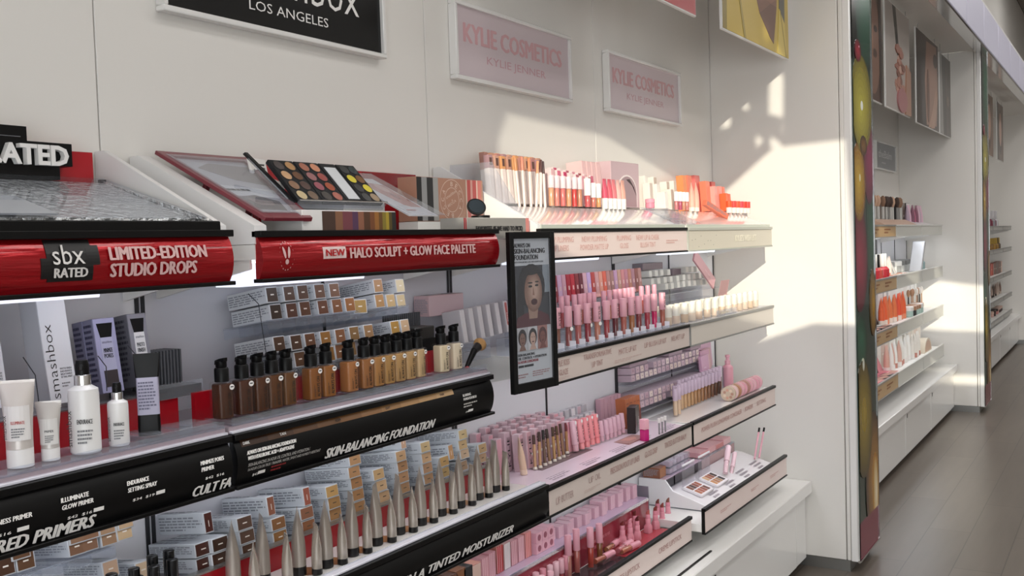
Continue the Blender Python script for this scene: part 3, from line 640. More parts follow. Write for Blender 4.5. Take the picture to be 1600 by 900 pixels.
def spray_parts(h, r):
    s = h/.145
    def body(): return MB().lathe([(r*.9, 0), (r, .003), (r, .092*s), (r*.96, .1*s), (r*.55, .106*s), (r*.5, .108*s)], mat('#eeedec', .3, coat=.2), 24).mesh('bottle')
    def col(): return MB().lathe([(r*.52, .106*s), (r*.56, .107*s), (r*.56, .122*s), (r*.5, .123*s)], CHROME, 20).mesh('collar')
    def noz(): return MB().lathe([(r*.45, .123*s), (r*.45, .138*s), (r*.38, h)], BLACK, 16).box(0, r*.55, -.003*s, .003*s, .13*s, .139*s, BLACK, .001).mesh('sprayer')
    return [('bottle', cached(('spb', h, r), body), [('lettering', flat_label(r*2, .08*s, .01*s, r, 'smashbox', 'ENDURANCE', '#2c2c2e'))]), ('collar', cached(('spc', h, r), col)), ('sprayer', cached(('spn', h, r), noz))]
q = at(135, 707, 0, .28); spawn('setting_spray', 'large white spray bottle with silver collar and black sprayer', 'bottle', None, (q.x, q.y, S2+.0045), (0,0,F45), spray_parts(.148, .0235))
q = at(187, 697, 0, .28); spawn('setting_spray', 'small white spray bottle beside the black and lilac tube', 'bottle', None, (q.x, q.y, S2+.0045), (0,0,F45), spray_parts(.104, .0165))
q = at(234, 672, 0, .27)
b = MB().loft([rring(.012, .036, .004, z) for z in (.022, .06, .085)]+[rring(.011, .037, .004, .086)], mat('#b3b0c6', .4)); lab = MB(); scribble(lab, (.0062, -.015, .03), (0,1,0), (0,0,1), .03, .05, 9, mat('#6a6880', .5), 3)
q.z = S2+.022
t = thing('primer_tube', 'lilac primer tube with broad black top and black base', 'tube', q, (0,0,F45))
obj('tube', b, t); obj('printing', lab, t)
obj('cap', MB().loft([rring(.014, .036, .005, -.014), rring(.015, .037, .005, .0), rring(.013, .036, .005, .022)], BLACK), t)
obj('crimp', MB().loft([rring(.011, .038, .003, .086), rring(.003, .043, .001, .122), rring(.002, .043, .0008, .127)], BLACK), t)
tag(obj('acrylic_block', MB().box(.235, .308, 1.06, 1.215, S2+.0045, S2+.014, CLEAR2, .001).box(.24, .3, 1.075, 1.1, S2+.014, S2+.016, CLEAR).box(.24, .3, 1.13, 1.16, S2+.014, S2+.016, CLEAR)), 'low clear acrylic block on the tray right of the primer tubes', 'block')
tag(obj('riser_strip', MB().box(.175, .187, .55, 1.226, S2, S2+.06, mat('#a30d1c', .3, coat=.3)).box(.17, .19, .55, 1.2, S2+.06, S2+.066, CLEAR)), 'dark red riser strip standing behind the white primer tubes', 'riser')
# cartons behind the primers, leaning back in their rail
def lean(px, py, X): q = at(px, py, 0, X); return q
def tall_box(name, label, px, py, X, d, w, h, side, front, extra=None, rz=0.):
    q = lean(px, py, X); t = thing(name, label, 'carton', q, (0, -TILT, rz), 'primer cartons')
    obj('box', MB().box(-d, 0, -w/2, w/2, 0, h, mat(side, .32), .001), t)
    f = MB().box(-.0005, .0005, -w/2+.001, w/2-.001, .001, h-.001, mat(front, .35))
    if extra: extra(f, w, h)
    obj('front_panel', f, t); return t
def big(f, w, h):
    text_into(f, 'smashbox', (.0007, -w*.12, h*.05), (0,0,1), (0,-1,0), h*.66, w*.3, INK, -.012)
    for j, s in enumerate(('PHOTO FINISH', 'ENDURANCE', 'BREATHABLE', 'SETTING SPRAY')): text_into(f, s, (.0007, -w*.02, h*(.30-.025*j)), (0,1,0), (0,0,1), w*.4, h*.017, mat('#55565c', .5), .015)
    scribble(f, (.0007, -w*.02, h*.14), (0,1,0), (0,0,1), w*.35, h*.05, 2, mat('#8a8b90', .5), 1)
tall_box('primer_carton', 'large silver white carton with vertical brand lettering behind the sprays', 102, 630, .19, .05, .052, .188, '#b9bac0', '#e6e8ee', big)
tall_box('primer_carton', 'large silver carton at the left edge, partly out of view', -8, 640, .19, .05, .05, .18, '#a9a9b0', '#e2e4ea', big)
def tubeart(cap, body, txt):
    def fn(f, w, h):
        f.prism([(-w*.36, h*.93), (w*.36, h*.93), (w*.25, h*.74), (-w*.25, h*.74)], 0, .0005, .0012, BLACK_M)
        f.prism([(-w*.27, h*.74), (w*.27, h*.74), (w*.3, h*.3), (-w*.3, h*.3)], 0, .0005, .0012, mat(body, .4))
        f.box(.0005, .0012, -w*.3, w*.3, h*.08, h*.3, mat(cap, .4))
        text_into(f, 'smashbox', (.0013, -w*.22, h*.66), (0,1,0), (0,0,1), w*.44, h*.035, mat('#55566a', .5))
        for j, s in enumerate(txt): text_into(f, s, (.0013, -w*.2, h*(.54-.075*j)), (0,1,0), (0,0,1), w*.4, h*.055, mat('#33343e', .5), .02)
    return fn
for i, dx in enumerate((0, -.031)):
    t = tall_box('primer_carton', ['lilac primer carton with black topped tube printed on it, front one', 'lilac primer carton tucked behind the front lilac one'][i], 178, 613, .185, .029, .044, .132, '#7d7c95', '#a9a9cc', tubeart('#3a3236', '#b7b8d4', ('MINIMIZE', 'PORES')))
    t.location += Vector((dx*math.cos(TILT), 0, dx*math.sin(TILT)))
    b = MB(); scribble(b, (-.026, -.0223, .01), (1,0,0), (0,0,1), .022, .115, 12, mat('#3b3a55', .5), i); obj('side_print', b, t)
t = tall_box('primer_carton', 'grey primer carton with a white and black tube printed on it', 229, 602, .185, .055, .04, .132, '#66666e', '#8d8d98', tubeart('#2a2a2d', '#e9eaee', ('PHOTO', 'FINISH')))
b = MB(); scribble(b, (-.05, -.0203, .01), (1,0,0), (0,0,1), .045, .115, 12, mat('#33333c', .5), 5); obj('side_print', b, t)
t = thing('pusher_track', 'ribbed dark pusher track standing empty right of the grey primer carton', 'track', (.1, 1.15, S2))
rb = MB()
for k in range(16): rb.box(0, .05-.002*k*0, .003+.0075*k, .0065+.0075*k, .07, .135, mat('#5b5d62', .35))
obj('ribbed_back', rb, t); obj('track', MB().box(-.01, .09, 0, .13, .05, .07, mat('#3a3b40', .3)).box(.088, .094, 0, .13, .05, .078, CLEAR2), t)
# wire hooks in front of the cartons
WIRE = mat('#3c3d44', .35, .5)
def hook(label, p, X):
    pts = [at(x, y, 0, X) for x, y in p]; b = MB()
    for a, c in zip(pts, pts[1:]): b.tube(a, c, .0008, .0008, WIRE, 6)
    tag(obj('wire_stop', b), label, 'wire', 'wire stops')
hook('thin bent wire stop in front of the large silver white carton', [(36,558),(55,586),(61,631)], .2)
hook('thin bent wire stop in front of the lilac carton', [(153,556),(166,573),(167,611)], .2)
hook('thin bent wire stop in front of the grey primer carton', [(200,540),(218,561),(219,596)], .2)
hook('thin bent wire stop in front of the first foundation cartons', [(388,459),(404,475),(417,560)], .215)
# ------------------------------------------------------------------ tinted moisturizer: cartons and tubes
CW, CH_, CDP = .040, .0268, .135
cols3 = [('leftmost column', .21, [(344,848.7,'#3c2519'),(344,872,'#3e261b')]), ('first full column', .2, [(382,816,'#5a4236'),(386,837,'#5f4638'),(390,858,'#54392a')]),
         ('second column', .2, [(435,816.8,'#8b5f3a'),(438,837.8,'#94683a')]), ('third column', .2, [(479.3,800.5,'#93634a'),(482.4,820.7,'#93603f')]),
         ('fourth column', .2, [(518.6,766.6,'#c0985f'),(522.2,784.4,'#a9804f'),(524,802,'#a87c4f')]), ('tall fifth column', .2, [(554.2,716.9,'#b88d64'),(553.3,736.4,'#b88a60'),(556.9,753.3,'#a4774f'),(559.5,772,'#a87c52'),(562.2,790.6,'#a97d54')]),
         ('sixth column', .2, [(591.5,740,'#c4a173'),(596,757.7,'#cdab84'),(600.4,774.6,'#c4a07a')]), ('seventh column', .2, [(626.2,711.5,'#c29c74'),(628.8,727.5,'#a67c58'),(630.6,744.4,'#b48a66'),(632.4,761.3,'#b08864')]),
         ('eighth column', .2, [(664.4,697.3,'#cbb083'),(666.2,714.2,'#c6a17c'),(668,730.2,'#b58e6e'),(669.7,747,'#b08a68')]), ('short ninth column', .2, [(694,720,'#bf9b66'),(695,737,'#c0a06c')]),
         ('tenth column', .2, [(723,678,'#d6bd8f'),(723,694,'#c9ab80'),(726,708,'#d0b598'),(723.6,727,'#ad8f74')]), ('short last column', .2, [(753.8,699.6,'#bc9c74'),(753.8,714.7,'#bf9d7e')])]
for nm, X, lst in cols3:
    for i, (x, y, c) in enumerate(lst):
        loc = tilted(x, y, X, CDP, CH_)
        spawn('moisturizer_carton', 'silver carton with a tan or brown end, %s down in the %s' % (nth(i), nm), 'carton', 'tinted moisturizer cartons', loc, (0, -TILT*.9, 0), carton_parts(CDP, CW, CH_, '#d5d9de', c, i+int(x), markc='#efe6dc' if x < 450 else '#5a4a38'))
# cartons set on edge above the stacks
for i, (x, y, c, nm) in enumerate(((424.8,789.6,'#8d5843','above the second column'),(480.8,774.8,'#a05a48','above the third column'),(631,688,'#c8a184','above the seventh column'),(706,706,'#c99a6c','beside the ninth column'))):
    q = at(x, y, 0, .2); ax = Vector((math.cos(TILT), 0, math.sin(TILT)))
    spawn('moisturizer_carton', 'silver carton set on edge with a reddish end, %s' % nm, 'carton', 'tinted moisturizer cartons', q-ax*.0675-Vector((0,0,.02)), (0, -TILT*.9, 0), carton_parts(CDP, CH_*.8, .040, '#d5d9de', c, i, vmark=True))
rail('sloping acrylic rail under the left tinted moisturizer cartons', 1.30, 1.72, .205, .15, tilted(390,858,.2,0,CH_).z-.004, 9, .016)
rail('sloping acrylic rail under the right tinted moisturizer cartons', 1.73, 2.235, .205, .15, tilted(632.4,761.3,.2,0,CH_).z-.016, 10, .016)
tag(obj('riser_strip', MB().box(.212, .22, 1.1, 2.235, S3, S3+.05, mat('#a30d1c', .35, coat=.3)).box(.207, .224, 1.1, 2.235, S3+.05, S3+.054, STEEL)), 'dark red riser strip between the silver tubes and their cartons', 'riser')
gb = MB().box(.225, .362, 1.0, 2.235, S3, S3+.003, mat('#e9e6e3', .15, coat=.4))
tall = [(366,925),(412,910),(468,898),(510.4,886),(551,867.8),(588.7,851),(624,834),(658,819.6),(689,805),(718.7,792.5),(747.4,780),(773.7,768)]
small = [(399,933),(450,915),(496,897),(535.7,881),(574.6,863.4),(612.7,846.5),(646,830.7),(678,816),(708.5,802),(738,789),(764,776.7),(790.5,765.5)]
sw = ['#6d4a30','#7a5536','#835c3a','#8d6540','#956c45','#9f7750','#a8825c','#b08b66','#b89571','#bf9f7d','#c6a988','#ccb294']
for k, p in enumerate(small):
    q = at(p[0]-10, p[1]-3, 2, S3+.003); rd = random.Random(k); n = 14
    gb.prism([(q.x-.012+.028*math.cos(2*math.pi*j/n)*(1+.15*rd.random()), q.y+.022*math.sin(2*math.pi*j/n)*(1+.2*rd.random())) for j in range(n)], 2, S3+.003, S3+.0035, mat(sw[k], .25))
    scribble(gb, (.352, q.y+.03, S3+.0033), (0,1,0), (-1,0,0), .05, .018, 2, mat('#77706a', .5), k)
tag(obj('graphic_board', gb), 'white shade guide board with brown swatches under the silver tubes', 'board')
tag(obj('acrylic_lip', MB().box(.3635, .3665, 1.0, 2.235, S3+.0005, S3+.02, CLEAR2, .001)), 'clear acrylic front lip along the tinted moisturizer shelf', 'lip')
for i, p in enumerate(tall):
    q = at(*p, 2, S3+.0035)
    spawn('moisturizer_tube', 'tall silver tube with black cap, %s from the left in the rear row' % nth(i), 'tube', 'tall silver tubes', (max(q.x, .245), q.y, S3+.0037), (0,0,math.radians(42+random.uniform(-16,16))), squeeze_parts(.134, .0142, '#b3aaa0', '#141314', .0185, .0185, rough=.3, metal=.62))
for i, p in enumerate(small):
    q = at(*p, 2, S3+.0035)
    spawn('moisturizer_tube', 'small silver tube with black cap, %s from the left in the front row' % nth(i), 'tube', 'small silver tubes', (min(q.x, .352), q.y, S3+.0037), (0,0,math.radians(52+random.uniform(-14,22))), squeeze_parts(.102, .0108, '#c4bbb0', '#141314', .0125, .0145, rough=.27, metal=.65))
# lower left: small cartons and black tubes below the primers
lo = [(8.5,885,'#4b2f1f'),(40,876,'#5f4029'),(32,859,'#65452e'),(121,835,'#8d6a52'),(120,853.5,'#7d5a44'),(141,829,'#8a654c'),(140,847,'#84604a'),(167,821.6,'#a8876a'),(170,838.6,'#9c7a5e'),(195.5,813,'#c3a482'),(194.4,830,'#c9ac88'),(173,888.6,'#c9a78c'),(224,890,'#d3b99a')]
for i, (x, y, c) in enumerate(lo):
    loc = tilted(x, y, .2, .115, .03)
    spawn('concealer_carton', 'small silver carton with a brown end below the primers, %s counted from the left' % nth(i), 'carton', 'small cartons below the primers', loc, (0, -TILT, 0), carton_parts(.115, .032, .03, '#c6c9ce', c, i))
rail('sloping acrylic rail under the small cartons below the primers', .70, 1.06, .205, .13, tilted(194.4,830,.2,0,.03).z-.002, 8, .018)
rail('lowest sloping acrylic rail behind the black tubes', .72, 1.1, .205, .13, tilted(224,890,.2,0,.03).z-.002, 8, .018)
for i, (x, y) in enumerate(((209,887),(174,896),(238,876),(240,885),(263.5,866),(269,875),(215,900))):
    q = at(x, y, 0, .27+.02*(i % 2))
    spawn('black_tube', 'slim black tube, %s of the cluster below the primer shelf' % nth(i), 'tube', 'slim black tubes', (q.x, q.y, S3), (0,0,0), [('body', cached(('bt', round(q.z-S3, 2)), lambda: MB().lathe([(.009, 0), (.0095, .002), (.0095, (q.z-S3)*.6)], mat('#1b1c1e', .3), 16).mesh('body'))), ('cap', cached(('bc', round(q.z-S3, 2)), lambda: MB().lathe([(.0088, (q.z-S3)*.61), (.0096, (q.z-S3)*.62), (.0096, q.z-S3-.001), (.008, q.z-S3)], mat('#101113', .25), 16).mesh('cap')))])
spawn('moisturizer_carton', 'dark maroon ended carton set on edge left of the first column', 'carton', 'tinted moisturizer cartons', at(328,824,0,.2)-Vector((.0675,0,.02)), (0,-TILT*.9,0), carton_parts(CDP, CH_*.8, .04, '#c9ced4', '#4b211b', 1, vmark=True))
for k, (x, y, c) in enumerate(((331.5,853.5,'#45231b'),(333.6,877,'#45231b'))):
    spawn('moisturizer_carton', 'silver carton with a dark maroon end, %s in the column beside the black tubes' % ('upper' if k == 0 else 'lower'), 'carton', 'tinted moisturizer cartons', tilted(x-14, y+3, .2, CDP, CH_), (0,-TILT*.9,0), carton_parts(CDP, CW, CH_, '#c9ced4', c, k))
# ================================================================== signs and posters on the wall
def wall_sign(label, y0, y1, z0, z1, face, lettering, loc_x=0.):
    t = thing('framed_sign', label, 'sign', (loc_x, y0, z0), group='framed signs on the wall'); L, H = y1-y0, z1-z0; f = .012
    obj('frame', MB().box(.0005, .028, 0, L, 0, f, WHITE_GLOSS, .002).box(.0005, .028, 0, L, H-f, H, WHITE_GLOSS, .002).box(.0005, .028, 0, f, f, H-f, WHITE_GLOSS, .002).box(.0005, .028, L-f, L, f, H-f, WHITE_GLOSS, .002), t)
    p = obj('sign_panel', MB().box(.002, .018, f, L-f, f, H-f, mat(face, .18 if face[1] == '1' else .3)), t)
    b = MB()
    for s, ya, za, w, h, c, bold in lettering:
        if s == '~': scribble(b, (.0182, ya-y0, za-z0), (0,1,0), (0,0,1), w, h, 1, mat(c, .4), 3)
        else: text_into(b, s, (.0182, ya-y0, za-z0), (0,1,0), (0,0,1), w, h, mat(c, .4), bold)
    obj('lettering', b, p); return t
pA, pB, pX = at(389.5, 13.8, 0, .018), at(513, 43, 0, .018), at(561, 28, 0, .018)
wall_sign('black framed sign with white lettering high on the left wall', 1.368, 2.083, 2.032, 2.262, '#141516', [('LOS ANGELES', pA.y, pA.z, pB.y-pA.y, .0225, '#f1efec', -.002), ('smashbox', 1.52, pX.z, pX.y-1.52, .088, '#f1efec', -.006)])
for y0, nm in ((2.405, 'large pale pink framed sign with pink lettering, nearer of two'), (3.403, 'pale pink framed sign with pink lettering, farther of two')):
    wall_sign(nm, y0, y0+.71, 2.022, 2.253, '#d5c6cb', [('*KYLIE COSMETICS', y0+.05, 2.137, .6, .057, '#d9abb0', .006), ('KYLIE JENNER', y0+.175, 2.078, .36, .031, '#cfa2ab', .004)])
def poster(label, y0, y1, z0, z1, X, shapes, base, group='posters under the soffit', curl=0.):
    """printed sheet hung below the soffit; shapes: (colour, [(u, v), ...]) in 0..1 across and up, painted in order"""
    L, H = y1-y0, z1-z0
    t = thing('hanging_poster', label, 'poster', (X, y0, z0), group=group)
    obj('backing_sheet', MB().box(-.012, -.0006, 0, L, 0, H, mat('#e9e8e6', .4), .002), t)
    b = MB().box(-.0006, .0004, .006, L-.006, .006, H-.006, mat(base, .3, coat=.2))
    for k, (c, pts) in enumerate(shapes):
        b.prism([(min(max(.006+u*(L-.012), .006), L-.006), min(max(.006+v*(H-.012), .006), H-.006)) for u, v in pts], 0, -.0004, .0006+.00025*k, mat(c, .3, coat=.2))
    obj('print', b, t)
    for u in (.12, .88): obj('hanger', MB().tube((-.006, L*u, H), (-.006, L*u, 3.0-z0), .0018, .0018, STEEL, 6).box(-.01, -.002, L*u-.008, L*u+.008, H-.012, H+.006, STEEL), t)
    return t
def E(cu, cv, ru, rv, n=22, a0=0, rot=0.):
    o = []
    for k in range(n):
        a = a0+2*math.pi*k/n; u, v = ru*math.cos(a), rv*math.sin(a); o.append((cu+u*math.cos(rot)-v*math.sin(rot), cv+u*math.sin(rot)+v*math.cos(rot)))
    return o
poster('poster of a yellow garment and brown neck beside the partition', 3.616, 4.468, 2.311, 2.98, .4,
    [('#8f7b2e', [(0,0),(.3,0),(.12,.5),(0,.7)]), ('#c9ad4a', [(.05,.0),(.75,0),(.42,.35),(.18,.95),(.08,.9)]), ('#7d5546', [(.4,.42),(.52,.2),(.68,.08),(.74,.05),(.8,.3),(.84,.9),(.36,.95)]), ('#6a4538', [(.52,.2),(.68,.08),(.74,.05),(.8,.3),(.7,.3)]), ('#8d6150', [(.4,.45),(.55,.32),(.7,.3),(.78,.34),(.82,.95),(.38,.95)]),
     ('#55534e', [(.84,.3),(.93,.22),(.95,.95),(.86,.95)]), ('#d2ba5c', [(.8,.0),(.96,0),(.93,.22),(.84,.3)]), ('#a28c36', [(.28,.0),(.31,.0),(.13,.6),(.12,.58)]), ('#a28c36', [(.94,.0),(.955,.0),(.86,.3),(.855,.28)])], '#c4a946')
poster('poster with deep red print, mostly out of view at the top', 2.5, 3.354, 2.308, 2.98, .4, [('#7e1d22', [(.4,0),(.9,.08),(1,.2),(.8,.3)]), ('#c45a55', E(.8, .35, .25, .12))], '#a8262b')
poster('poster of a dark face, nearest in the middle bay', 5.75, 6.32, 2.30, 2.97, .42, [('#8a6656', E(.6, .5, .34, .45)), ('#4a2f28', E(.68, .42, .1, .04)), ('#33211d', E(.72, .64, .08, .03)), ('#a47c68', E(.5, .5, .1, .2)), ('#2c1c18', [(.9,0),(1,0),(1,1),(.86,1)])], '#54392f')
petals = [('#33342f', [(.28,1),(.42,1),(.56,.56),(.46,.54)])]
rd = random.Random(11)
for k in range(34):
    v = .12+.5*rd.random(); u = .55+.3*(rd.random()-.5)*(1.3-v); petals.append((rd.choice(['#b98878', '#a87466', '#c99c8c', '#8f6458', '#d0ab9c']), E(u, v, .05+.05*rd.random(), .018+.03*rd.random(), 7, rd.random())))
petals += [('#b38a76', [(.75,.0),(1,.0),(1,.45),(.82,.5)]), ('#b27a7c', E(.62, .12, .2, .12))]
poster('poster of a brush and scattered pink petals in the middle bay', 6.43, 7.21, 2.30, 2.97, .42, petals, '#b9b1ab')
poster('poster of a brown face and hand with dark hair', 7.46, 8.38, 2.29, 2.96, .42, [('#9a7562', [(.42,.02),(.9,.05),(.98,.45),(.92,.97),(.45,.95),(.36,.5)]), ('#3f2a22', E(.86, .8, .1, .08)), ('#b08a74', [(.5,.0),(.7,.02),(.92,.45),(.88,.5),(.7,.2)]), ('#b08a74', [(.62,.0),(.8,.02),(.97,.4),(.93,.45)]), ('#6d4b3d', E(.5, .35, .06, .3)), ('#2a1a15', [(0,0),(.4,0),(.3,.5),(.4,1),(0,1)])], '#3a261f')
poster('dark poster of long hair, farthest in the middle bay', 8.46, 9.0, 2.29, 2.93, .42, [('#8c8a86', [(0,0),(.3,0),(.18,1),(0,1)]), ('#2c241f', [(.3,0),(.7,0),(.55,1),(.2,1)]), ('#60554b', [(.6,.0),(.66,0),(.58,.9),(.54,.9)]), ('#6b5a4c', E(.72, .45, .12, .07))], '#453b33')
for k, (a, b, c, s, nm) in enumerate(((9.9, 10.75, '#b58d8e', '#93585d', 'pink'), (11.3, 11.95, '#8a6f5c', '#5c4536', 'tan'), (12.35, 12.95, '#6f5c4e', '#423228', 'dark brown'))):
    poster('far %s poster of a portrait beyond the second partition' % nm, a, b, 2.30, 2.95, .42, [(s, E(.5, .5, .28, .4)), ('#c9a28e', E(.5, .55, .2, .3)), (s, [(0,0),(.3,0),(.2,1),(0,1)])], c)
wall_sign('small grey framed sign in the middle bay', 8.03, 8.78, 2.022, 2.243, '#17171a'.replace('17171a', '8f9296'), [('theBalm', 8.13, 2.12, .5, .06, '#d9dadb', .01), ('~', 8.25, 2.07, .25, .022, '#c9cacb', 0)])
wall_sign('grey framed sign partly hidden behind the bauble partition', 7.03, 7.78, 2.022, 2.243, '#6f7276', [('~', 7.13, 2.1, .5, .06, '#c9cacb', .01)])
# ================================================================== top shelf, left: limited edition case
t = thing('display_case', 'limited edition case with silver foil inside and sloping acrylic cover', 'display case', (0, .55, S1))
obj('base', MB().box(.06, .345, 0, .658, 0, .043, BLACK, .002), t)
obj('foil_lining', MB().prism([(.06, .045), (.30, .045), (.30, .05), (.066, .125), (.06, .125)], 1, .01, .63, FOIL), t)
obj('foil_side', MB().prism([(.06, .044), (.34, .044), (.34, .048), (.06, .128)], 1, .632, .636, FOIL), t)
obj('corner_post', MB().box(.05, .058, .628, .64, .043, .132, BLACK), t)
obj('acrylic_cover', MB().prism([(.335, .047), (.338, .05), (.062, .134), (.060, .131)], 1, 0, .632, acrylic('#f6f8fb', .985, 'case_acrylic', .02, 1.17)), t)
obj('card', MB().prism([(.2, .085), (.31, .052), (.311, .055), (.2, .088)], 1, .25, .37, mat('#b9babd', .3)), t)
q = MB(); 
t2 = thing('header_sign', 'stepped black header with raised white letters on a red panel', 'sign', (0, .5, S1))
obj('red_panel', MB().box(.012, .03, 0, .684, .125, .185, RED, .001).box(.014, .028, .05, .06, 0, .125, BLACK).box(.014, .028, .6, .61, 0, .125, BLACK), t2)
obj('black_panel', MB().prism([(.1, .128), (.594, .128), (.594, .153), (.62, .153), (.62, .194), (.534, .194), (.534, .219), (.1, .219)], 0, .0305, .06, BLACK), t2)
b = MB(); text_into(b, 'RATED', (.0605, .452, .152), (0,1,0), (0,0,1), .153, .036, mat('#eceae8', .3), .03, depth=.012); obj('lettering', b, t2)
b = MB().box(.0602, .0606, .4, .522, .2, .2012, mat('#77787c', .3)); obj('pinstripe', b, t2)
# white gussets between the top displays
GW = mat('#f1f0f0', .3)
def gusset(label, y, z_back, z_front, xf=.345, th=.012, m_=None):
    tag(obj('white_gusset', MB().prism([(.004, S1-.0+.001), (xf, S1+.001), (xf, z_front), (.03, z_back), (.004, z_back)], 1, y, y+th, m_ or GW)), label, 'side panel', 'wedge shaped side panels')
gusset('white wedge side panel right of the limited edition case', 1.207, 1.735, 1.58)
gusset('white wedge side panel left of the maroon framed face poster', 1.285, 1.73, 1.58, .345, .03)
gusset('white wedge side panel left of the pink liners', 2.300, 1.757, 1.582)
# maroon framed sloping poster
ang = math.atan2(1.727-1.585, .335-.045)
t = thing('sloping_poster', 'maroon framed sloping poster with a face under acrylic', 'poster', (.337, 1.318, 1.588), (0, ang, 0))
PW, PL = .25, math.hypot(.30, .145)
MAR = mat('#7a2a36', .3)
RX = lambda x: .125+(.245-.125)*(-x/PL)          # the right side runs in towards the front
obj('frame', MB().box(-PL, 0, 0, .022, 0, .008, MAR, .001).prism([(-PL, RX(-PL)-.022), (0, RX(0)-.022), (0, RX(0)), (-PL, RX(-PL))], 2, 0, .008, MAR).box(-.03, 0, .022, RX(0)-.02, 0, .0078, MAR, .001).box(-PL, -PL+.025, .022, RX(-PL)-.02, 0, .0078, MAR, .001), t)
pr = MB().prism([(-PL+.025, .022), (-.03, .022), (-.03, RX(-.03)-.022), (-PL+.025, RX(-PL+.025)-.022)], 2, 0, .003, mat('#c9c6c9', .2, coat=.5))
def on(b, c, pts, k): b.prism(pts, 2, .001, .003+.0003*k, mat(c, .2, coat=.5))
on(pr, '#8d7f78', [(-.26,.05),(-.2,.1),(-.16,.2),(-.2,.226),(-.28,.2),(-.29,.1)], 1)
on(pr, '#efeeee', [(-.17,.022),(-.12,.022),(-.11,.14),(-.15,.16)], 2)
on(pr, '#5b4a48', [(-.11,.03),(-.05,.03),(-.045,.10),(-.09,.12),(-.12,.08)], 3); on(pr, '#a68f86', [(-.1,.045),(-.07,.05),(-.07,.09),(-.09,.1)], 4)
scribble(pr, (-.135, .03, .0042), (0,1,0), (-1,0,0), .1, .018, 1, INK, 3)
obj('print', pr, t); obj('acrylic_sheet', MB().prism([(-PL+.02, .01), (-.02, .01), (-.02, RX(-.02)-.01), (-PL+.02, RX(-PL)-.012)], 2, .0085, .0095, CLEAR), t)
obj('easel_leg', MB().box(-.2, -.19, .02, .03, -.09, 0, MAR), t); obj('easel_leg', MB().box(-.2, -.19, .15, .16, -.09, 0, MAR), t)
t = thing('booklet', 'white booklet standing behind the large open palette', 'booklet', (.12, 1.50, 1.668), (0, -.2, .3))
obj('pages', MB().box(0, .006, 0, .07, 0, .065, PAPER, .001), t); b = MB(); scribble(b, (.0062, .018, .01), (0,0,1), (0,-1,0), .05, .012, 1, INK, 6); scribble(b, (.0062, .03, .01), (0,1,0), (0,0,1), .035, .045, 6, INK, 3); obj('lettering', b, t)
tag(obj('riser_block', MB().box(.055, .15, 1.58, 1.9, S1+.001, 1.645, WHITE, .002)), 'white riser block under the large open palette', 'riser')
# large open palette
va = .81
t = thing('eyeshadow_palette', 'large open black palette with round pans and white mirror card', 'palette', (.275, 1.472, 1.624), (0, va, 0))
LP_, WP = .126, .27
obj('holder', MB().box(-.045, .002, -.005, WP, -.008, -.004, CLEAR2).box(-.001, .002, -.005, WP, -.004, .014, CLEAR).box(.0, .0025, -.006, WP, .0142, .0155, CHROME), t)
obj('prop', MB().prism([(-.1, -.009), (-.06, -.009), (-.02, -.07), (-.035, -.07)], 1, .03, .2, CLEAR2), t)
panc = {0: ['#4a4140','#b08558','#c9a078','#6b472f','#8f6d55','#57403a','#cdb88f','#75604f'], 1: ['#a86a54','#d08c6c','#9b6a6a','#a0504a','#9a5560','#a55236','#4d4844','#b06a5c'], 3: ['#39393a','#303a3c','#d8c83a','#7a532c','#3a3a3a','#dccb3d','#444444','#a08a70']}
for k, (y0, wd) in enumerate(((0.0, .07), (.073, .072), (.148, .052), (.203, .062))):
    pl = obj('pan_tray', MB().box(-LP_, -.003, y0, y0+wd, -.002, .009, mat('#1f2023', .4, spec=.3), .0015), t)
    if k == 2: obj('mirror_card', MB().box(-LP_+.014, -.012, y0+.008, y0+wd-.008, .0091, .0102, mat('#dfe2e6', .15)), pl); continue
    for j, c in enumerate(panc[k]):
        u = -LP_+.018+(j//2)*.0295; v = y0+wd*(.27 if j % 2 == 0 else .73)
        obj('pan', MB().lathe([(.0140, .0088), (.0140, .0096), (.0128, .0097), (.0126, .0094)], mat('#121214', .3), 20, (u, v, 0)).lathe([(.0125, .0089), (.0125, .0099), (.0120, .0101)], mat(c, .6), 20, (u, v, 0)), pl)
lid = obj('lid', MB().prism([(-.003, -.004), (-.004, .003), (-.176, -.018), (-.178, -.025)], 1, -.010, -.002, mat('#1a1b1d', .3, spec=.3)), t)
obj('lid_panel', MB().prism([(-.02, -.002), (-.16, -.019), (-.155, -.021), (-.02, -.0045)], 1, -.0115, -.0101, mat('#b9bdc3', .1, .6)), lid)
# striped box in front
t = thing('palette_box', 'palette box with vertical brown plum and ochre stripes on its front', 'box', (.3, 1.425, S1+.001))
obj('box', MB().box(-.045, .03, 0, .29, 0, .065, mat('#eeecea', .35), .0015), t)
b = MB(); y = .056
for c, wv in (('#4a332a', .038), ('#8a5f45', .022), ('#7b4049', .03), ('#5a3a5a', .018), ('#94614a', .018), ('#573723', .02), ('#7d4a2a', .015), ('#a06a30', .014), ('#6d4a22', .012), ('#8b7a2e', .012), ('#b39a2f', .01), ('#5a4a20', .01), ('#222021', .014)):
    b.box(.0302, .0308, y, y+wv, .002, .063, mat(c, .3, coat=.3)); y += wv
obj('stripes', b, t)
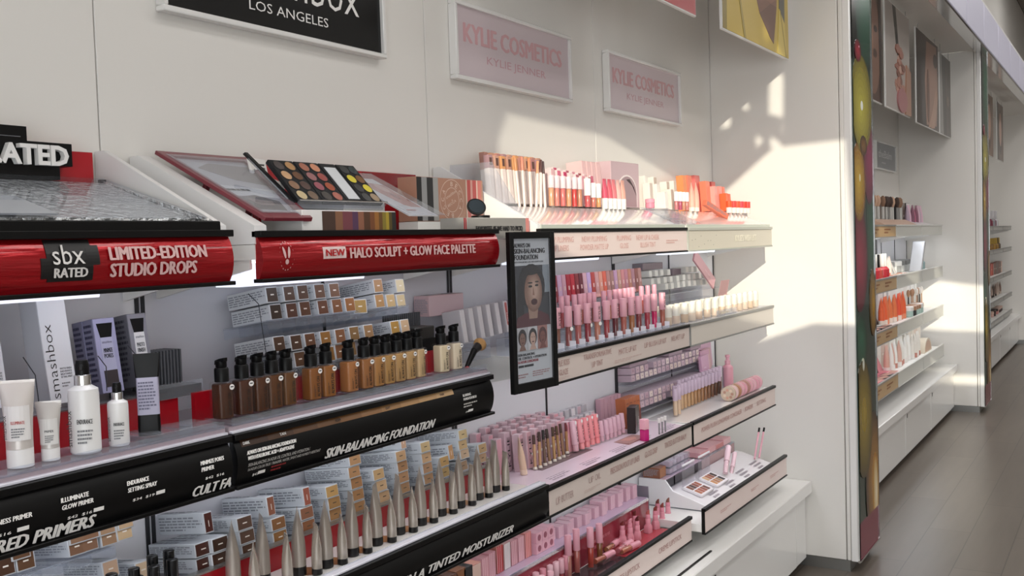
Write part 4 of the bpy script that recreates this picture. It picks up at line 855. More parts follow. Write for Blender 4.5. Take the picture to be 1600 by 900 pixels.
# red backing with sloping acrylic and coral print
t = thing('red_backing', 'glossy red backing panel behind the palettes', 'panel', (0, 1.6, S1+.001))
obj('panel', MB().box(.008, .03, 0, .585, 0, .184, mat('#b01522', .2, coat=.5), .001), t)
b = MB().box(.0302, .031, .36, .58, .11, .182, mat('#8c0f1a', .15, coat=.6)); obj('gloss_card', b, t)
t = thing('face_card', 'sloping card with coral faces under acrylic right of the palette', 'card', (.3, 1.80, 1.602), (0, math.atan2(.1, .2), 0))
b = MB().box(-.22, 0, 0, .11, 0, .003, mat('#e6e3e2', .3)); on(b, '#c87f72', [(-.2,.03),(-.06,.05),(-.02,.1),(-.18,.108)], 1); on(b, '#a8433f', E(-.11, .075, .02, .008, 12), 2); on(b, '#e6b8aa', E(-.16, .08, .025, .015, 12), 2); on(b, '#e8e6e6', [(-.05,.01),(-.01,.01),(-.005,.1),(-.045,.1)], 3)
scribble(b, (-.02, .02, .0045), (0,1,0), (-1,0,0), .06, .012, 1, mat('#b2504a', .4), 2)
obj('print', b, t); obj('acrylic_sheet', MB().box(-.24, .01, -.02, .125, .008, .0095, CLEAR), t)
# tan carton with the round emblem and black and white bands
t = thing('emblem_box', 'tan box with a round emblem, dark bands at left and coral stripes', 'box', (.185, 1.983, S1+.001))
obj('box', MB().box(-.06, 0, 0, .298, .05, .162, mat('#b98a74', .3), .001), t)
b = MB(); y = 0
for c, wv in (('#2b2b2c', .02), ('#9a9a9a', .022), ('#333334', .026), ('#a7a5a2', .022)): b.box(.0002, .0008, y, y+wv, .051, .161, mat(c, .3)); y += wv
obj('dark_bands', b, t); b = MB(); y = .215
for c, wv in (('#d8c2b0', .006), ('#c65a56', .016), ('#e0a89c', .01), ('#c9605c', .018), ('#e3c9b8', .006), ('#cf7a70', .016)): b.box(.0002, .0008, y, y+wv, .051, .161, mat(c, .3)); y += wv
def ring(b, cy, cz, r, th, mt, X): 
    n = 32
    for k in range(n):
        a0, a1 = 2*math.pi*k/n, 2*math.pi*(k+1)/n
        b.add([(X, cy+r*math.cos(a0), cz+r*math.sin(a0)), (X, cy+r*math.cos(a1), cz+r*math.sin(a1)), (X, cy+(r+th)*math.cos(a1), cz+(r+th)*math.sin(a1)), (X, cy+(r+th)*math.cos(a0), cz+(r+th)*math.sin(a0))], [(0,1,2,3)], mt)
obj('coral_bands', b, t)
b = MB(); PALE = mat('#e6cfc0', .4)
ring(b, .15, .106, .052, .0015, PALE, .0006); ring(b, .15, .106, .031, .0015, PALE, .0006)
for k, s in enumerate('BECCA*BECCA*'):
    a = math.radians(90-30*k); c = Vector((.0006, .15+.0415*math.cos(a), .106+.0415*math.sin(a))); rt = Vector((0, math.sin(a), -math.cos(a))); up = Vector((0, math.cos(a), math.sin(a)))
    text_into(b, s, c-rt*.005-up*.006, rt, up, .010, .012, PALE, .01)
text_into(b, 'smashbox', (.0006, .125, .107), (0,.8,.35), (0,-.35,.8), .05, .008, PALE); text_into(b, '+', (.0006, .147, .102), (0,1,0), (0,0,1), .006, .006, PALE); text_into(b, 'BECCA', (.0006, .132, .086), (0,.8,.35), (0,-.35,.8), .04, .007, PALE)
obj('emblem', b, t); obj('stand', MB().box(-.06, .0, 0, .298, 0, .049, WHITE), t)
t = thing('favorites_block', 'silver block with black favorites lettering and red ends', 'sign block', (.33, 1.975, S1+.001))
obj('block', MB().box(-.07, 0, .012, .29, 0, .053, mat('#c9c7c2', .25, .6), .001), t)
obj('end_band', MB().box(-.07, .0003, 0, .012, 0, .053, mat('#c9c7c2', .25, .6)).box(.0003, .0008, 0, .004, .001, .052, mat('#a8202a', .3)).box(.0003, .0008, .007, .011, .001, .052, mat('#a8202a', .3)), t); obj('end_band', MB().box(-.07, .0005, .29, .305, 0, .053, mat('#d98a84', .3)), t)
b = MB(); text_into(b, '*FAVORITES (IF WE HAD TO PICK)', (.0008, .05, .016), (0,1,0), (0,0,1), .22, .016, INK, .015); obj('lettering', b, t)
q = at(752, 338, 0, .3)
t = thing('mirror_compact', 'round black compact open with its mirror on the silver block', 'compact', (.298, q.y, S1+.0545), (0, 0, -.35))
obj('base', MB().lathe([(.0225, 0), (.024, .001), (.024, .0055), (.0225, .0065)], BLACK, 28), t)
xf = Matrix.Rotation(math.radians(-20), 4, 'Z') @ Matrix.Translation((-.022, 0, .008)) @ Matrix.Rotation(math.radians(58), 4, 'Y') @ Matrix.Translation((-.026, 0, 0))
ld = obj('lid', MB().lathe([(.0235, -.003), (.025, -.002), (.025, .0015), (.0225, .002)], BLACK, 28, xf=xf), t)
obj('mirror', MB().lathe([(.0205, .0021), (.0205, .0026)], mat('#56626d', .08, .8), 28, xf=xf), ld)
# hanging framed leaflet between the two displays
t = thing('advert_sign', 'black framed advert hanging between the black and pink shelves', 'framed advert', (.372, 2.094, 1.153), (0, 0, math.radians(-7)))
W_, H_ = .187, .408; f = .017
obj('frame', MB().box(0, .014, 0, f, 0, H_, BLACK_M, .001).box(0, .014, W_-f, W_, 0, H_, BLACK_M, .001).box(0, .014, f, W_-f, 0, f*1.4, BLACK_M, .001).box(0, .014, f, W_-f, H_-f, H_, BLACK_M, .001), t)
obj('clip', MB().box(-.01, 0, .07, .12, H_-.03, H_-.002, BLACK_M, .001), t)
b = MB().box(.002, .006, f, W_-f, f, H_-f, mat('#d9d8d4', .3))
def fr(c, pts, k, cl=(.018, W_-.018, .03, H_-.02)): b.prism([(min(max(y, cl[0]), cl[1]), min(max(z, cl[2]), cl[3])) for y, z in pts], 0, .004, .006+.0002*k, mat(c, .25, coat=.4))
def EL(cy, cz, ry, rz, n=22): return [(cy+ry*math.cos(2*math.pi*k/n), cz+rz*math.sin(2*math.pi*k/n)) for k in range(n)]
fr('#33353a', [(.02,.165),(.168,.165),(.168,.322),(.02,.322)], 1)
fr('#9aa0a2', [(.14,.25),(.168,.25),(.168,.322),(.14,.322)], 2); fr('#1a1718', EL(.092, .268, .056, .058), 3); fr('#1c191b', [(.03,.165),(.06,.165),(.055,.27),(.035,.27)], 4); fr('#5a1e26', [(.022,.165),(.168,.165),(.16,.19),(.12,.205),(.06,.2),(.03,.19)], 5)
fr('#b38d76', [(.078,.185),(.112,.185),(.118,.225),(.074,.225)], 6); [fr('#%02x%02x%02x' % tuple(int(x*(1-k/6)+y*k/6) for x, y in ((0x8f, 0xd2), (0x68, 0xac), (0x54, 0x93))), EL(.098+.004*k/6, .254+.004*k/6, .037*(1-.11*k), .052*(1-.1*k)), 6.2+.12*k) for k in range(7)]; fr('#a97e68', EL(.072, .25, .008, .03), 6.3)
fr('#2a1d1a', EL(.085, .268, .008, .003), 9); fr('#2a1d1a', EL(.112, .27, .007, .003), 9); fr('#3a2824', EL(.085, .277, .01, .002), 9); fr('#3a2824', EL(.113, .279, .008, .002), 9); fr('#a0745f', [(.094,.245),(.102,.245),(.097,.268)], 9); fr('#4a1216', EL(.1, .228, .013, .008), 10); fr('#1a1718', EL(.088, .31, .036, .013), 11)
for k, (cy, skin, hair, bgc) in enumerate(((.045, '#8d6653', '#2a1e1a', '#c9c3be'), (.088, '#d6ae96', '#2b201d', '#dcd6d0'), (.130, '#8a4f42', '#5a2a24', '#b27a6c'))):
    fr(bgc, [(cy-.02,.105),(cy+.02,.105),(cy+.02,.165),(cy-.02,.165)], 12); fr(hair, EL(cy, .139, .017, .022), 13); fr(skin, EL(cy, .134, .0115, .017), 14); fr(skin, [(cy-.014,.106),(cy+.014,.106),(cy+.006,.12),(cy-.006,.12)], 14); fr('#5d2522', EL(cy, .126, .004, .0015), 15); fr('#1d1513', EL(cy-.004, .138, .002, .001), 15); fr('#1d1513', EL(cy+.005, .138, .002, .001), 15)
obj('print', b, t)
b = MB()
for s, z, w, h in (('*ALWAYS ON', .368, .066, .011), ('*SKIN-BALANCING', .353, .128, .0125), ('*FOUNDATION', .337, .098, .0125), ('WITH HYALURONIC ACID AND ADAPTOGENS', .329, .12, .004)): text_into(b, s, (.0064, .024, z), (0,1,0), (0,0,1), w, h, INK, .025)
for s, z, w, c in (('*SKIN-BALANCING', .092, .07, '#222222'), ('*OIL CONTROL + HYDRATION', .083, .12, '#222222'), ('*16-HOUR LONGWEAR', .074, .085, '#a8333a')): text_into(b, s, (.0064, .026, z), (0,1,0), (0,0,1), w, .0065, mat(c, .5), .02)
b.box(.0062, .0066, .028, .05, .063, .069, INK).box(.0062, .0066, .052, .09, .063, .069, INK); scribble(b, (.0064, .026, .035), (0,1,0), (0,0,1), .05, .013, 2, mat('#b0837c', .5), 1); scribble(b, (.0064, .085, .035), (0,1,0), (0,0,1), .075, .016, 3, mat('#b0837c', .5), 2)
obj('lettering', b, t); obj('glazing', MB().box(.0105, .0115, f, W_-f, f, H_-f, acrylic('#f4f6fa', .97, 'clear_pane', .02)), t)
# ================================================================== pink displays
def gloss_parts(col, cap='#e3a9b4', h=.12, r=.0115, text=True, split=.5, clear=True, capr=1.0):
    def body():
        b = MB(); b.lathe([(r*.78, .005), (r*.8, .007), (r*.8, h*split), (r*.7, h*split+.002)], mat(col, .2, coat=.5), 16); return b.mesh('gloss')
    def shell(): return MB().lathe([(r*.95, 0), (r, .001), (r, h*split), (r*.8, h*split+.001)], GLASSY, 16).mesh('tube')
    def capm(): return MB().lathe([(r*.96*capr, h*split+.001), (r*capr, h*split+.002), (r*capr, h-.002), (r*.93*capr, h)], mat(cap, .3), 18).mesh('cap')
    def ltr():
        b = MB(); text_into(b, 'KYLIE', (r*1.01, r*.3, h*split+.01), (0,0,1), (0,-1,0), h*(1-split)*.65, r*.7, mat('#5b474b', .5), .01); return b.mesh('lettering')
    out = [('tube', cached(('gls', h, r, split), shell)), ('gloss', cached(('glb', col, h, r, split), body))]
    cp = ('cap', cached(('glc', cap, h, r, split, capr), capm))
    out.append(cp + ([('lettering', cached(('glt', h, r, split), ltr))],) if text else cp)
    return out
Z2 = 1.2222
# ---- lip gloss shelf: front row, rear row on a step, cartons behind
fr_px = [(871,545.7,'#7d4b3e'),(889,541,'#8f4a48'),(904,538.6,'#a85a58'),(919,535,'#8a2b36'),(934,533,'#b87562'),(948.6,529.7,'#99393f'),(962,526,'#5e1f28'),(975,522.6,'#a6564b'),(987.7,520.8,'#9c6238'),(998.7,518.5,'#7d3336'),(1012,515.7,'#a03040'),(1023,513.8,'#c2185e'),(1035.6,511,'#a85f50')]
tray = MB().box(.285, .343, 2.3, 3.325, Z2, Z2+.003, CLEAR, .0008).box(.338, .341, 2.3, 3.325, Z2+.003, Z2+.011, CLEAR)
for k, p in enumerate(fr_px):
    q = at(p[0]+8, p[1], 0, .33); tray.box(.312, .336, q.y-.001, q.y+.001, Z2+.003, Z2+.024, mat('#eceaf0', .3))  # acrylic dividers painted white for the glints on their edges
tag(obj('tester_tray', tray), 'clear tester tray, divider glints painted white, under the front row of lip glosses', 'tray')
for i, (x, y, c) in enumerate(fr_px):
    q = at(x, y, 0, .31)
    t = spawn('lip_gloss', 'lip gloss with pink cap, %s from the left in the front row' % nth(i), 'lip gloss', 'front row of lip glosses', (q.x, q.y, Z2+.0035), (0,0,random.uniform(-.6,.3)), gloss_parts(c, text=i % 2 == 0 or i in (3,)))
    if i in (1, 3, 4): obj('shade_sticker', MB().tube((.0117, .002, .055), (.0122, .002, .055), .006, .006, PAPER, 14), t)
tag(obj('step_riser', MB().box(.20, .275, 2.3, 3.325, Z2, Z2+.048, CLEAR2, .001)), 'acrylic step under the second row of lip glosses', 'riser')
for i, x in enumerate((865, 876.7, 886, 897, 906, 912, 920, 927.5, 943, 952, 961, 968, 976, 982, 988, 1002, 1012, 1022)):
    q = at(x, 462-.06*(x-897), 0, .25)
    spawn('lip_gloss', 'slim lip gloss with pink cap, %s from the left in the second row' % nth(i), 'lip gloss', 'second row of lip glosses', (.25, q.y, Z2+.0485), (0,0,0), gloss_parts(['#b3544a','#a3434a','#c76d60','#8d3038','#c27a6c'][i % 5], '#e2a5b2', .10, .0085, False))
cc = ['#e0a9a0','#c98f86','#a8484c','#9d3a44','#d9b3d0','#d8a7b4','#b02a3c','#c23040','#8b3038','#6e2c3a','#dcb0bb','#c9b0dc','#b5453f','#d3a0a0','#e2a08c','#e06a54','#b98a84','#a88078','#caa0c0','#c9a08c','#d58f90','#c98a98','#c88a74','#b98a94','#9a5f58','#c9968e']
tag(obj('carton_step', MB().box(.10, .19, 2.5, 3.33, Z2, Z2+.12, CLEAR2, .001)), 'acrylic step under the upright red and pink cartons', 'riser')
for i, c in enumerate(cc):
    y = 2.60+.0285*i; h = .085+.0*(i % 3)
    spawn('lip_carton', 'upright lip kit carton, %s from the left behind the glosses' % nth(i), 'carton', 'upright lip kit cartons', (.155, y, Z2+.1205), (0, -.08, 0), carton_parts(.05, .025, h, c, c, i, False, hero=False) + [('emblem', cached('kemb', lambda: MB().box(.0255, .0262, -.004, .004, .035, .048, mat('#e9c9c6', .4)).mesh('emblem')))])
for k in range(3):
    q = at(938+16*k, 430-k, 0, .07)
    tag(obj('wire_hook', MB().tube((.02, q.y, q.z+.03), (.06, q.y-.01, q.z-.05), .004, .004, mat('#d4d2d4', .3), 8).tube((.06, q.y-.01, q.z-.05), (.06, q.y-.01, q.z-.07), .004, .003, mat('#d4d2d4', .3), 8)), 'pale display prong above the lip kit cartons, %s from the left' % nth(k), 'prong')
# ---- cream shelf: white carton grid, small cream cases, domed cases
grid = [('top', .12, [(1017,428.5),(1026,427.5),(1034.6,426.8),(1045.5,426),(1074,422),(1082,421.5),(1090.5,421)]),
        ('middle', .13, [(1020,440.5),(1030,439.6),(1040,438.2),(1049,437),(1059.5,436.3),(1069,434),(1077,433.5),(1085,432.6),(1094,431.3),(1103.5,431)]),
        ('bottom', .14, [(1042,448.3),(1051,447.4),(1060.5,445.6),(1069,444.5),(1077.5,443),(1085.8,442.8),(1096,441.7),(1104.5,440.8)])]
for nm, X, lst in grid:
    for i, (x, y) in enumerate(lst):
        q = at(x, y, 0, X)
        spawn('white_carton', 'small white carton, %s from the left in the %s row behind the cream cases' % (nth(i), nm), 'carton', 'small white cartons', (X-.04, q.y, q.z-.0125), (0, -.05, 0), carton_parts(.08, .03, .025, '#e6e2da', '#f3f0e6', i, False, hero=False, inset=.003))
tag(obj('acrylic_shelf', MB().box(.061, .15, 3.36, 4.22, Z2+.046, Z2+.05, CLEAR2).box(.061, .14, 3.36, 4.22, Z2+.088, Z2+.091, CLEAR2).box(.0595, .0615, 3.36, 4.22, Z2, Z2+.14, CLEAR2)), 'clear acrylic tiers holding the small white cartons', 'shelf')
for i, (x, y, w) in enumerate(((1024, 416, .19), (1061, 425, .09))):
    q = at(x, y, 0, .11)
    spawn('flat_carton', ['long dark mauve carton lying on top of the white cartons', 'short dark mauve carton among the top row of white cartons'][i], 'carton', None, (.06, q.y, q.z-.013), (0,0,0), carton_parts(.08, w, .026, '#8d7c82', '#837078', i, False))
qa, qb = at(1087, 402, 0, .17), at(1113, 440, 0, .17)
ln = (qb-qa).length
t = thing('header_card', 'dark pink upright card leaning beside the white cartons', 'card', qb, (math.atan2(qb.y-qa.y, qa.z-qb.z)*1.0, 0, 0))
obj('card', MB().box(-.004, .004, -.025, .025, -.02, ln+.02, mat('#cf9a9f', .4), .001), t)
b = MB(); scribble(b, (.0043, .008, .02), (0,0,1), (0,-1,0), ln*.7, .014, 1, mat('#dcb4b6', .5), 2); obj('lettering', b, t)
for i in range(15):
    y = 3.36+.054*i; z = Z2+.028
    spawn('cream_case', 'small cream case, %s from the left in the second row above the domed cases' % nth(i), 'case', 'small cream cases', (.23, y, Z2+.0255), (0,0,0), [('case', cached('crc', lambda: MB().lathe([(.012, 0), (.013, .001), (.013, .02), (.0125, .021)], mat('#e9dcc4', .35), 14).mesh('case'))), ('lid', cached('crl', lambda: MB().lathe([(.013, .0215), (.0135, .0225), (.0135, .036), (.011, .038)], mat('#f3ecd9', .35), 14).mesh('lid')))])
tag(obj('step_riser', MB().box(.205, .255, 3.345, 4.2, Z2, Z2+.025, CLEAR2, .001)), 'acrylic step under the small cream cases', 'riser')
def dome_parts(c):
    def lid():
        prof = [(.0142, .03)]+[(.0142*math.cos(a), .056+.0165*math.sin(a)) for a in [math.pi/2*k/6 for k in range(7)]]; prof[-1] = (.0004, prof[-1][1]); return MB().lathe(prof, mat('#e4dfd2', .3), 20).mesh('domed_lid')
    def base(): return MB().lathe([(.0135, 0), (.0142, .001), (.0142, .029), (.0138, .03)], mat(c, .35), 20).mesh('base')
    return [('base', cached(('dmb', c), base)), ('domed_lid', cached('dml', lid))]
tray = MB().box(.285, .343, 3.345, 4.28, Z2, Z2+.003, CLEAR, .0008)
tag(obj('tester_tray', tray), 'clear tester tray under the domed cream cases', 'tray')
for i, x in enumerate((1044, 1056.5, 1069.5, 1081, 1092, 1105, 1117, 1128, 1138, 1147, 1155, 1163.5, 1172, 1180)):
    q = at(x, 504-.2*(x-1044), 0, .31)
    spawn('domed_case', 'domed cream case, %s from the left in the front row' % nth(i), 'case', 'domed cream cases', (.31, q.y, Z2+.0035), (0,0,0), dome_parts(['#c9b4a0','#d6c0ac','#cdb49a','#d9c7b4','#d2b9a4'][i % 5]))
t = thing('label_block', 'clear acrylic block with a small printed card before the domed cases', 'block', (.326, 3.68, Z2+.0035))
obj('block', MB().box(0, .012, 0, .20, 0, .022, CLEAR2, .001), t); b = MB(); scribble(b, (.0122, .02, .006), (0,1,0), (0,0,1), .15, .01, 1, mat('#c4b9a8', .5), 2); obj('lettering', b, t)
tag(obj('jar', MB().lathe([(.03, 0), (.034, .003), (.034, .03), (.024, .036), (.02, .04)], acrylic('#f2e6da', .7, 'milky_acrylic'), 20, (0,0,0))), 'milky clear jar at the right end behind the domed cases', 'jar').location = (.255, 4.275, Z2+.0003)
tag(obj('acrylic_stand', MB().box(-.05, .05, -.05, .05, 0, .004, CLEAR2).prism([(-.05, .004), (-.046, .004), (-.02, .12), (-.024, .12)], 1, -.05, .05, acrylic('#f3d9d9', .75, 'pink_acrylic'))), 'pink tinted acrylic stand between the white cartons and the partition', 'stand').location = (.2, 4.195, Z2+.0005)
# ---- top pink shelf: white sloping tray with liners, glosses, boxes
def slope_tray(label, y0, y1, z_lip, z_step, x_step=.205):
    t = thing('sloping_tray', label, 'tray', (0, y0, S1+.001), group='white sloping trays'); L = y1-y0; z1, z2 = z_lip-S1-.001, z_step-S1-.001
    obj('tray', MB().prism([(.03, 0), (.345, 0), (.345, z1), (x_step, z2), (.03, z2+.012)], 1, 0, L, mat('#f0eeee', .12, coat=.5)), t)
    obj('front_edge', MB().box(.345, .349, 0, L, 0, z1+.004, mat('#c6cbc0', .3)), t); return t
slope_tray('white glossy sloping tray under the pink liners and glosses', 2.3135, 3.325, 1.577, 1.638)
slope_tray('white glossy sloping tray under the coral tubes beside the partition', 3.345, 4.3, 1.577, 1.638)
tag(obj('acrylic_wedge', MB().prism([(.05, S1+.09), (.06, S1+.215), (.2, S1+.215), (.3, S1+.06)], 1, 2.306, 2.309, CLEAR2)), 'clear wedge shaped acrylic side at the left of the liners', 'side panel')
lc = ['#dea06c','#c4927c','#dba473','#bb877c','#c7957d','#b87f7a','#b08a8f','#c89a88']
rd = random.Random(21)
n = 0
for row, (X, zz, m_, y0) in enumerate(((.055, .158, 9, 2.50), (.095, .15, 10, 2.44), (.135, .138, 9, 2.40))):
    for i in range(m_):
        y = y0+.034*i
        spawn('liner_carton', 'tall slim liner carton with coloured top, %s from the left in the %s row' % (nth(i), ('rearmost', 'middle', 'front')[row]), 'carton', 'tall slim liner cartons', (X, y, 1.6515), (0, -.06, 0), [('box', cached('lnb', lambda: MB().box(-.009, .009, -.0105, .0105, 0, .1, mat('#efe2dc', .35), .0006).mesh('box'))), ('coloured_top', cached(('lnt', lc[(i+row*3) % 8], zz), lambda: MB().box(-.009, .009, -.0105, .0105, .1, zz, mat(lc[(i+row*3) % 8], .35), .0006).box(.009, .0095, -.006, .006, zz-.03, zz-.008, mat('#5d4038', .5)).mesh('coloured_top')))])
def pencil_parts(body, cap, h, r=.0042, tilt=0):
    return [('barrel', cached(('pnb', body, h, r), lambda: MB().lathe([(r*.95, 0), (r, .001), (r, h*.72), (r*.96, h*.725)], mat(body, .3), 10).mesh('barrel'))), ('cap', cached(('pnc', cap, h, r), lambda: MB().lathe([(r*1.02, h*.726), (r*1.06, h*.73), (r*1.02, h-.002), (r*.8, h)], mat(cap, .35), 10).mesh('cap')))]
for i, (x, xt, yt) in enumerate(((812,804,247),(820,815,246),(830,826,248),(838,840,252),(845,845,250),(852,848,252))):
    q = at(x, 324, 0, .195); p = at(xt, yt, 0, .18); d = (p-q)
    t = spawn('lip_liner', 'pale lip liner pencil standing in the sloping tray, %s from the left' % nth(i), 'pencil', 'lip liners in the sloping tray', (.195, q.y, 1.6385), d.to_track_quat('Z', 'Y').to_euler(), pencil_parts('#f0ddd4', ['#d7905e','#dd8a72','#d98a60','#e0a078','#5b3b36','#4b3432'][i], min(d.length, .15)))
gc = ['#dca07c','#d98478','#d9726e','#dc9c74','#cf4440','#c98a6c']
for i, x in enumerate((862, 870.5, 880, 889, 898, 906)):
    q = at(x, 326, 0, .2)
    spawn('lip_gloss', 'lip gloss with clear pale cap, %s from the left in the upper sloping tray' % nth(i), 'lip gloss', 'glosses in the upper tray', (.2, q.y, 1.6385), (0,0,0), gloss_parts(gc[i], '#e8d3d6', .098, .0105, False, .6))
for i, (x, h) in enumerate(((918.5, .097), (927.5, .084), (935.5, .083))):
    q = at(x, 326, 0, .2)
    spawn('lip_gloss', '%s gloss with thick white cap in the upper sloping tray' % ('tallest' if i == 0 else ('middle', 'right hand')[i-1]), 'lip gloss', 'white capped glosses', (.2, q.y, 1.6385), (0,0,0), gloss_parts(['#c95a5e','#cf7668','#d59a62'][i], '#f4f3f1', h, .0115 if i == 0 else .0095, False, .42))
for i, x in enumerate((945.5, 953, 959.5, 966.5, 973.5)):
    q = at(x, 326, 0, .2)
    parts = [('cap', cached('ptc', lambda: MB().lathe([(.0105, 0), (.0112, .001), (.0112, .035), (.0108, .036)], mat('#f1ece6', .3), 16).mesh('cap')))]
    col = ['#d4586e','#d8606e','#dd7a80','#e8b4ac','#e2a898'][i]
    def tb(col=col):
        b = MB(); n = 16; b.loft([[(.0108*(1-k)*math.cos(2*math.pi*j/n)+.0, (.0108+.003*k)*math.sin(2*math.pi*j/n), z) for j in range(n)] for z, k in ((.0365, 0), (.06, .1), (.085, .6), (.096, .93), (.101, .95))], mat(col, .3)); return b.mesh('tube')
    spawn('lip_tube', 'pink and white crimped lip tube, %s of five in the upper sloping tray' % nth(i), 'tube', 'crimped lip tubes', (.2, q.y, 1.6385), (0,0,0), parts+[('tube', cached(('ptt', col), tb))])
for i in range(14):
    r_, k = divmod(i, 7); q = at(862+9.5*k+r_*6, 300, 0, .15-.04*r_); c = ['#e6b9bc','#d9708a','#c9406a','#efe0dc','#b86a78','#e29aa8','#a5585a'][(k+2*r_) % 7]
    spawn('gloss_carton', 'pink or white gloss carton, %s from left in the %s row behind the glosses' % (nth(k), ('front', 'back')[r_]), 'carton', 'gloss cartons in the upper tray', (.15-.045*r_, q.y, 1.6515), (0, -.05, 0), carton_parts(.022, .024, .112-.016*k/6+.012*r_, '#efd6d6', c, i, False, hero=False))
for k in range(4):
    spawn('pink_carton', 'tall plain pink carton, %s in the row left of the arched box' % nth(k), 'carton', 'plain pink cartons', (.085, 3.035+.036*k, 1.6515), (0, -.08, 0), carton_parts(.06, .032, .155, '#edc0c0', '#eec6c6', k, False, hero=False))
t = thing('arched_box', 'large mauve gift box with a dark arched opening on its front', 'box', (.125, 3.20, 1.6515), (0, 0, 0))
obj('box', MB().box(-.07, 0, 0, .235, 0, .165, mat('#cfb4ba', .35), .001), t)
ap = [(.045, .0), (.215, .0)]+[(.13+.085*math.cos(a), .05+.07*math.sin(a)) for a in [math.pi*k/12 for k in range(13)]]
b = MB().prism([(y, max(z, .002)) for y, z in ap], 0, .0, .0012, mat('#efe3e2', .35)); ai = [(.052, .0), (.208, .0)]+[(.13+.078*math.cos(a), .05+.064*math.sin(a)) for a in [math.pi*k/12 for k in range(13)]]
b.prism([(y, max(z, .003)) for y, z in ai], 0, .0005, .0016, mat('#a88d93', .35)); b.prism([(y, z) for y, z in [(.12,.102),(.185,.075),(.205,.045),(.15,.105)]], 0, .0008, .002, mat('#3f2d32', .4))
obj('arch_print', b, t)
spawn('pink_jar', 'small pink ribbed jar right of the arched box', 'jar', None, (.17, 3.43, 1.6475), (0,0,0), [('jar', MB().lathe([(.014, 0), (.017, .003), (.017, .02)], mat('#e58fa2', .3), 16).mesh('jar')), ('lid', MB().lathe([(.0175, .0205), (.018, .022), (.018, .034), (.015, .036)], mat('#e9a2b2', .3), 16).mesh('lid'))])
t = thing('acrylic_sign', 'clear sloping acrylic sign holder with small print in the middle of the tray', 'sign holder', (.345, 3.24, 1.584), (0, 0, 0))
obj('sheet', MB().prism([(0, 0), (.003, .0), (-.13, .062), (-.133, .062)], 1, 0, .26, CLEAR2), t); b = MB()
for j in range(2): scribble(b, (-.01-.018*j, .04, .0075+.0084*j), (0,1,0), (-.9,0,.42), .18, .014, 1, mat('#9a98a4', .5), j)
obj('lettering', b, t)
# right half: white cartons, glosses, coral tubes, cartons and jars
for i, (x, y, X) in enumerate(((1006,275,.11),(1020,277,.1),(1013,286,.14),(1024,288,.14),(1040,284,.1),(1051,283,.1),(1036,300,.17),(1046,296,.14))):
    q = at(x, y, 0, X)
    spawn('white_carton', 'white and beige upright carton, %s in the left part of the coral display' % nth(i), 'carton', 'white upright cartons', (X, q.y, 1.6475), (0, -.05, 0), carton_parts(.03, .03, max(q.z-1.6475, .05), '#ece4dc', ['#f2ece4','#c9b5a8','#d7c6ba'][i % 3], i, False, hero=False))
for i, x in enumerate((1057, 1063, 1068.5, 1073.5)):
    q = at(x, 333, 0, .2)
    spawn('lip_gloss', 'white capped gloss left of the coral tubes, %s of four' % nth(i), 'lip gloss', 'white capped glosses by the coral tubes', (.2, q.y, 1.6385), (0,0,0), gloss_parts(['#c9767a','#b5486a','#c9886c','#c97a74'][i], '#f2f0ee', .075, .009, False, .5))
CORAL = '#e8725c'
for i, (x, xt, h) in enumerate(((1083, 1079, .115), (1090, 1090, .117))):
    q = at(x, 331, 0, .205)
    spawn('coral_tube', ['left pale coral squeeze tube standing at the front', 'right pale coral squeeze tube standing at the front'][i], 'tube', 'coral squeeze tubes', (.2, q.y, 1.6385), (0,0,.3), squeeze_parts(h, .0125, '#f0b7a4', '#f4ddd2', .017, .022, rough=.35, metal=0))
for i, (x, y, X, w, c) in enumerate(((1072,274,.1,.04,'#ec8f58'),(1080,274,.08,.05,'#e87d62'),(1092,274,.07,.06,'#ea7c76'),(1108,283,.11,.05,'#ee8468'),(1117,284,.08,.05,'#ea6f68'),(1120,291,.13,.036,'#eaa59c'),(1128,291,.13,.03,'#e9978e'),(1133,292,.13,.024,'#e8806e'),(1137,302,.16,.03,'#ea6a3e'),(1141,303,.16,.03,'#e86440'))):
    q = at(x, y, 0, X)
    spawn('coral_carton', '%s carton, %s from the left in the stepped coral group' % (('orange', 'coral', 'pink coral')[i % 3], nth(i)), 'carton', 'stepped coral cartons', (X-.015, q.y, 1.6475), (0, -.06, 0), carton_parts(.03, w, max(q.z-1.6475, .04), c, c, i, False, hero=False))
for i, x in enumerate((1141, 1148, 1154, 1159.5, 1165, 1170)):
    q = at(x, 332, 0, .22)
    def jar(c): return [('jar', cached('cjj', lambda: MB().lathe([(.011, 0), (.012, .001), (.012, .024)], mat('#f2dfd8', .3), 14).mesh('jar'))), ('cap', cached(('cjc', c), lambda: MB().lathe([(.0122, .0245), (.0125, .026), (.0125, .052), (.011, .053)], mat(c, .35), 14).mesh('cap')))]
    spawn('coral_jar', 'small white stick with red cap, %s from the left beside the partition' % nth(i), 'stick', 'red capped sticks', (.215, q.y, 1.6355), (0,0,0), jar(['#ea5c32','#e24a44','#e8583a','#e04a52','#e6402e','#e04a44'][i]))
q = at(1110, 330, 0, .25)
spawn('coral_carton', 'long coral carton lying aslant on the sloping tray', 'carton', None, (.25, q.y+.05, 1.634), (0, .41, 1.25), carton_parts(.15, .022, .022, '#e77a5e', '#ea8a6e', 1, False))
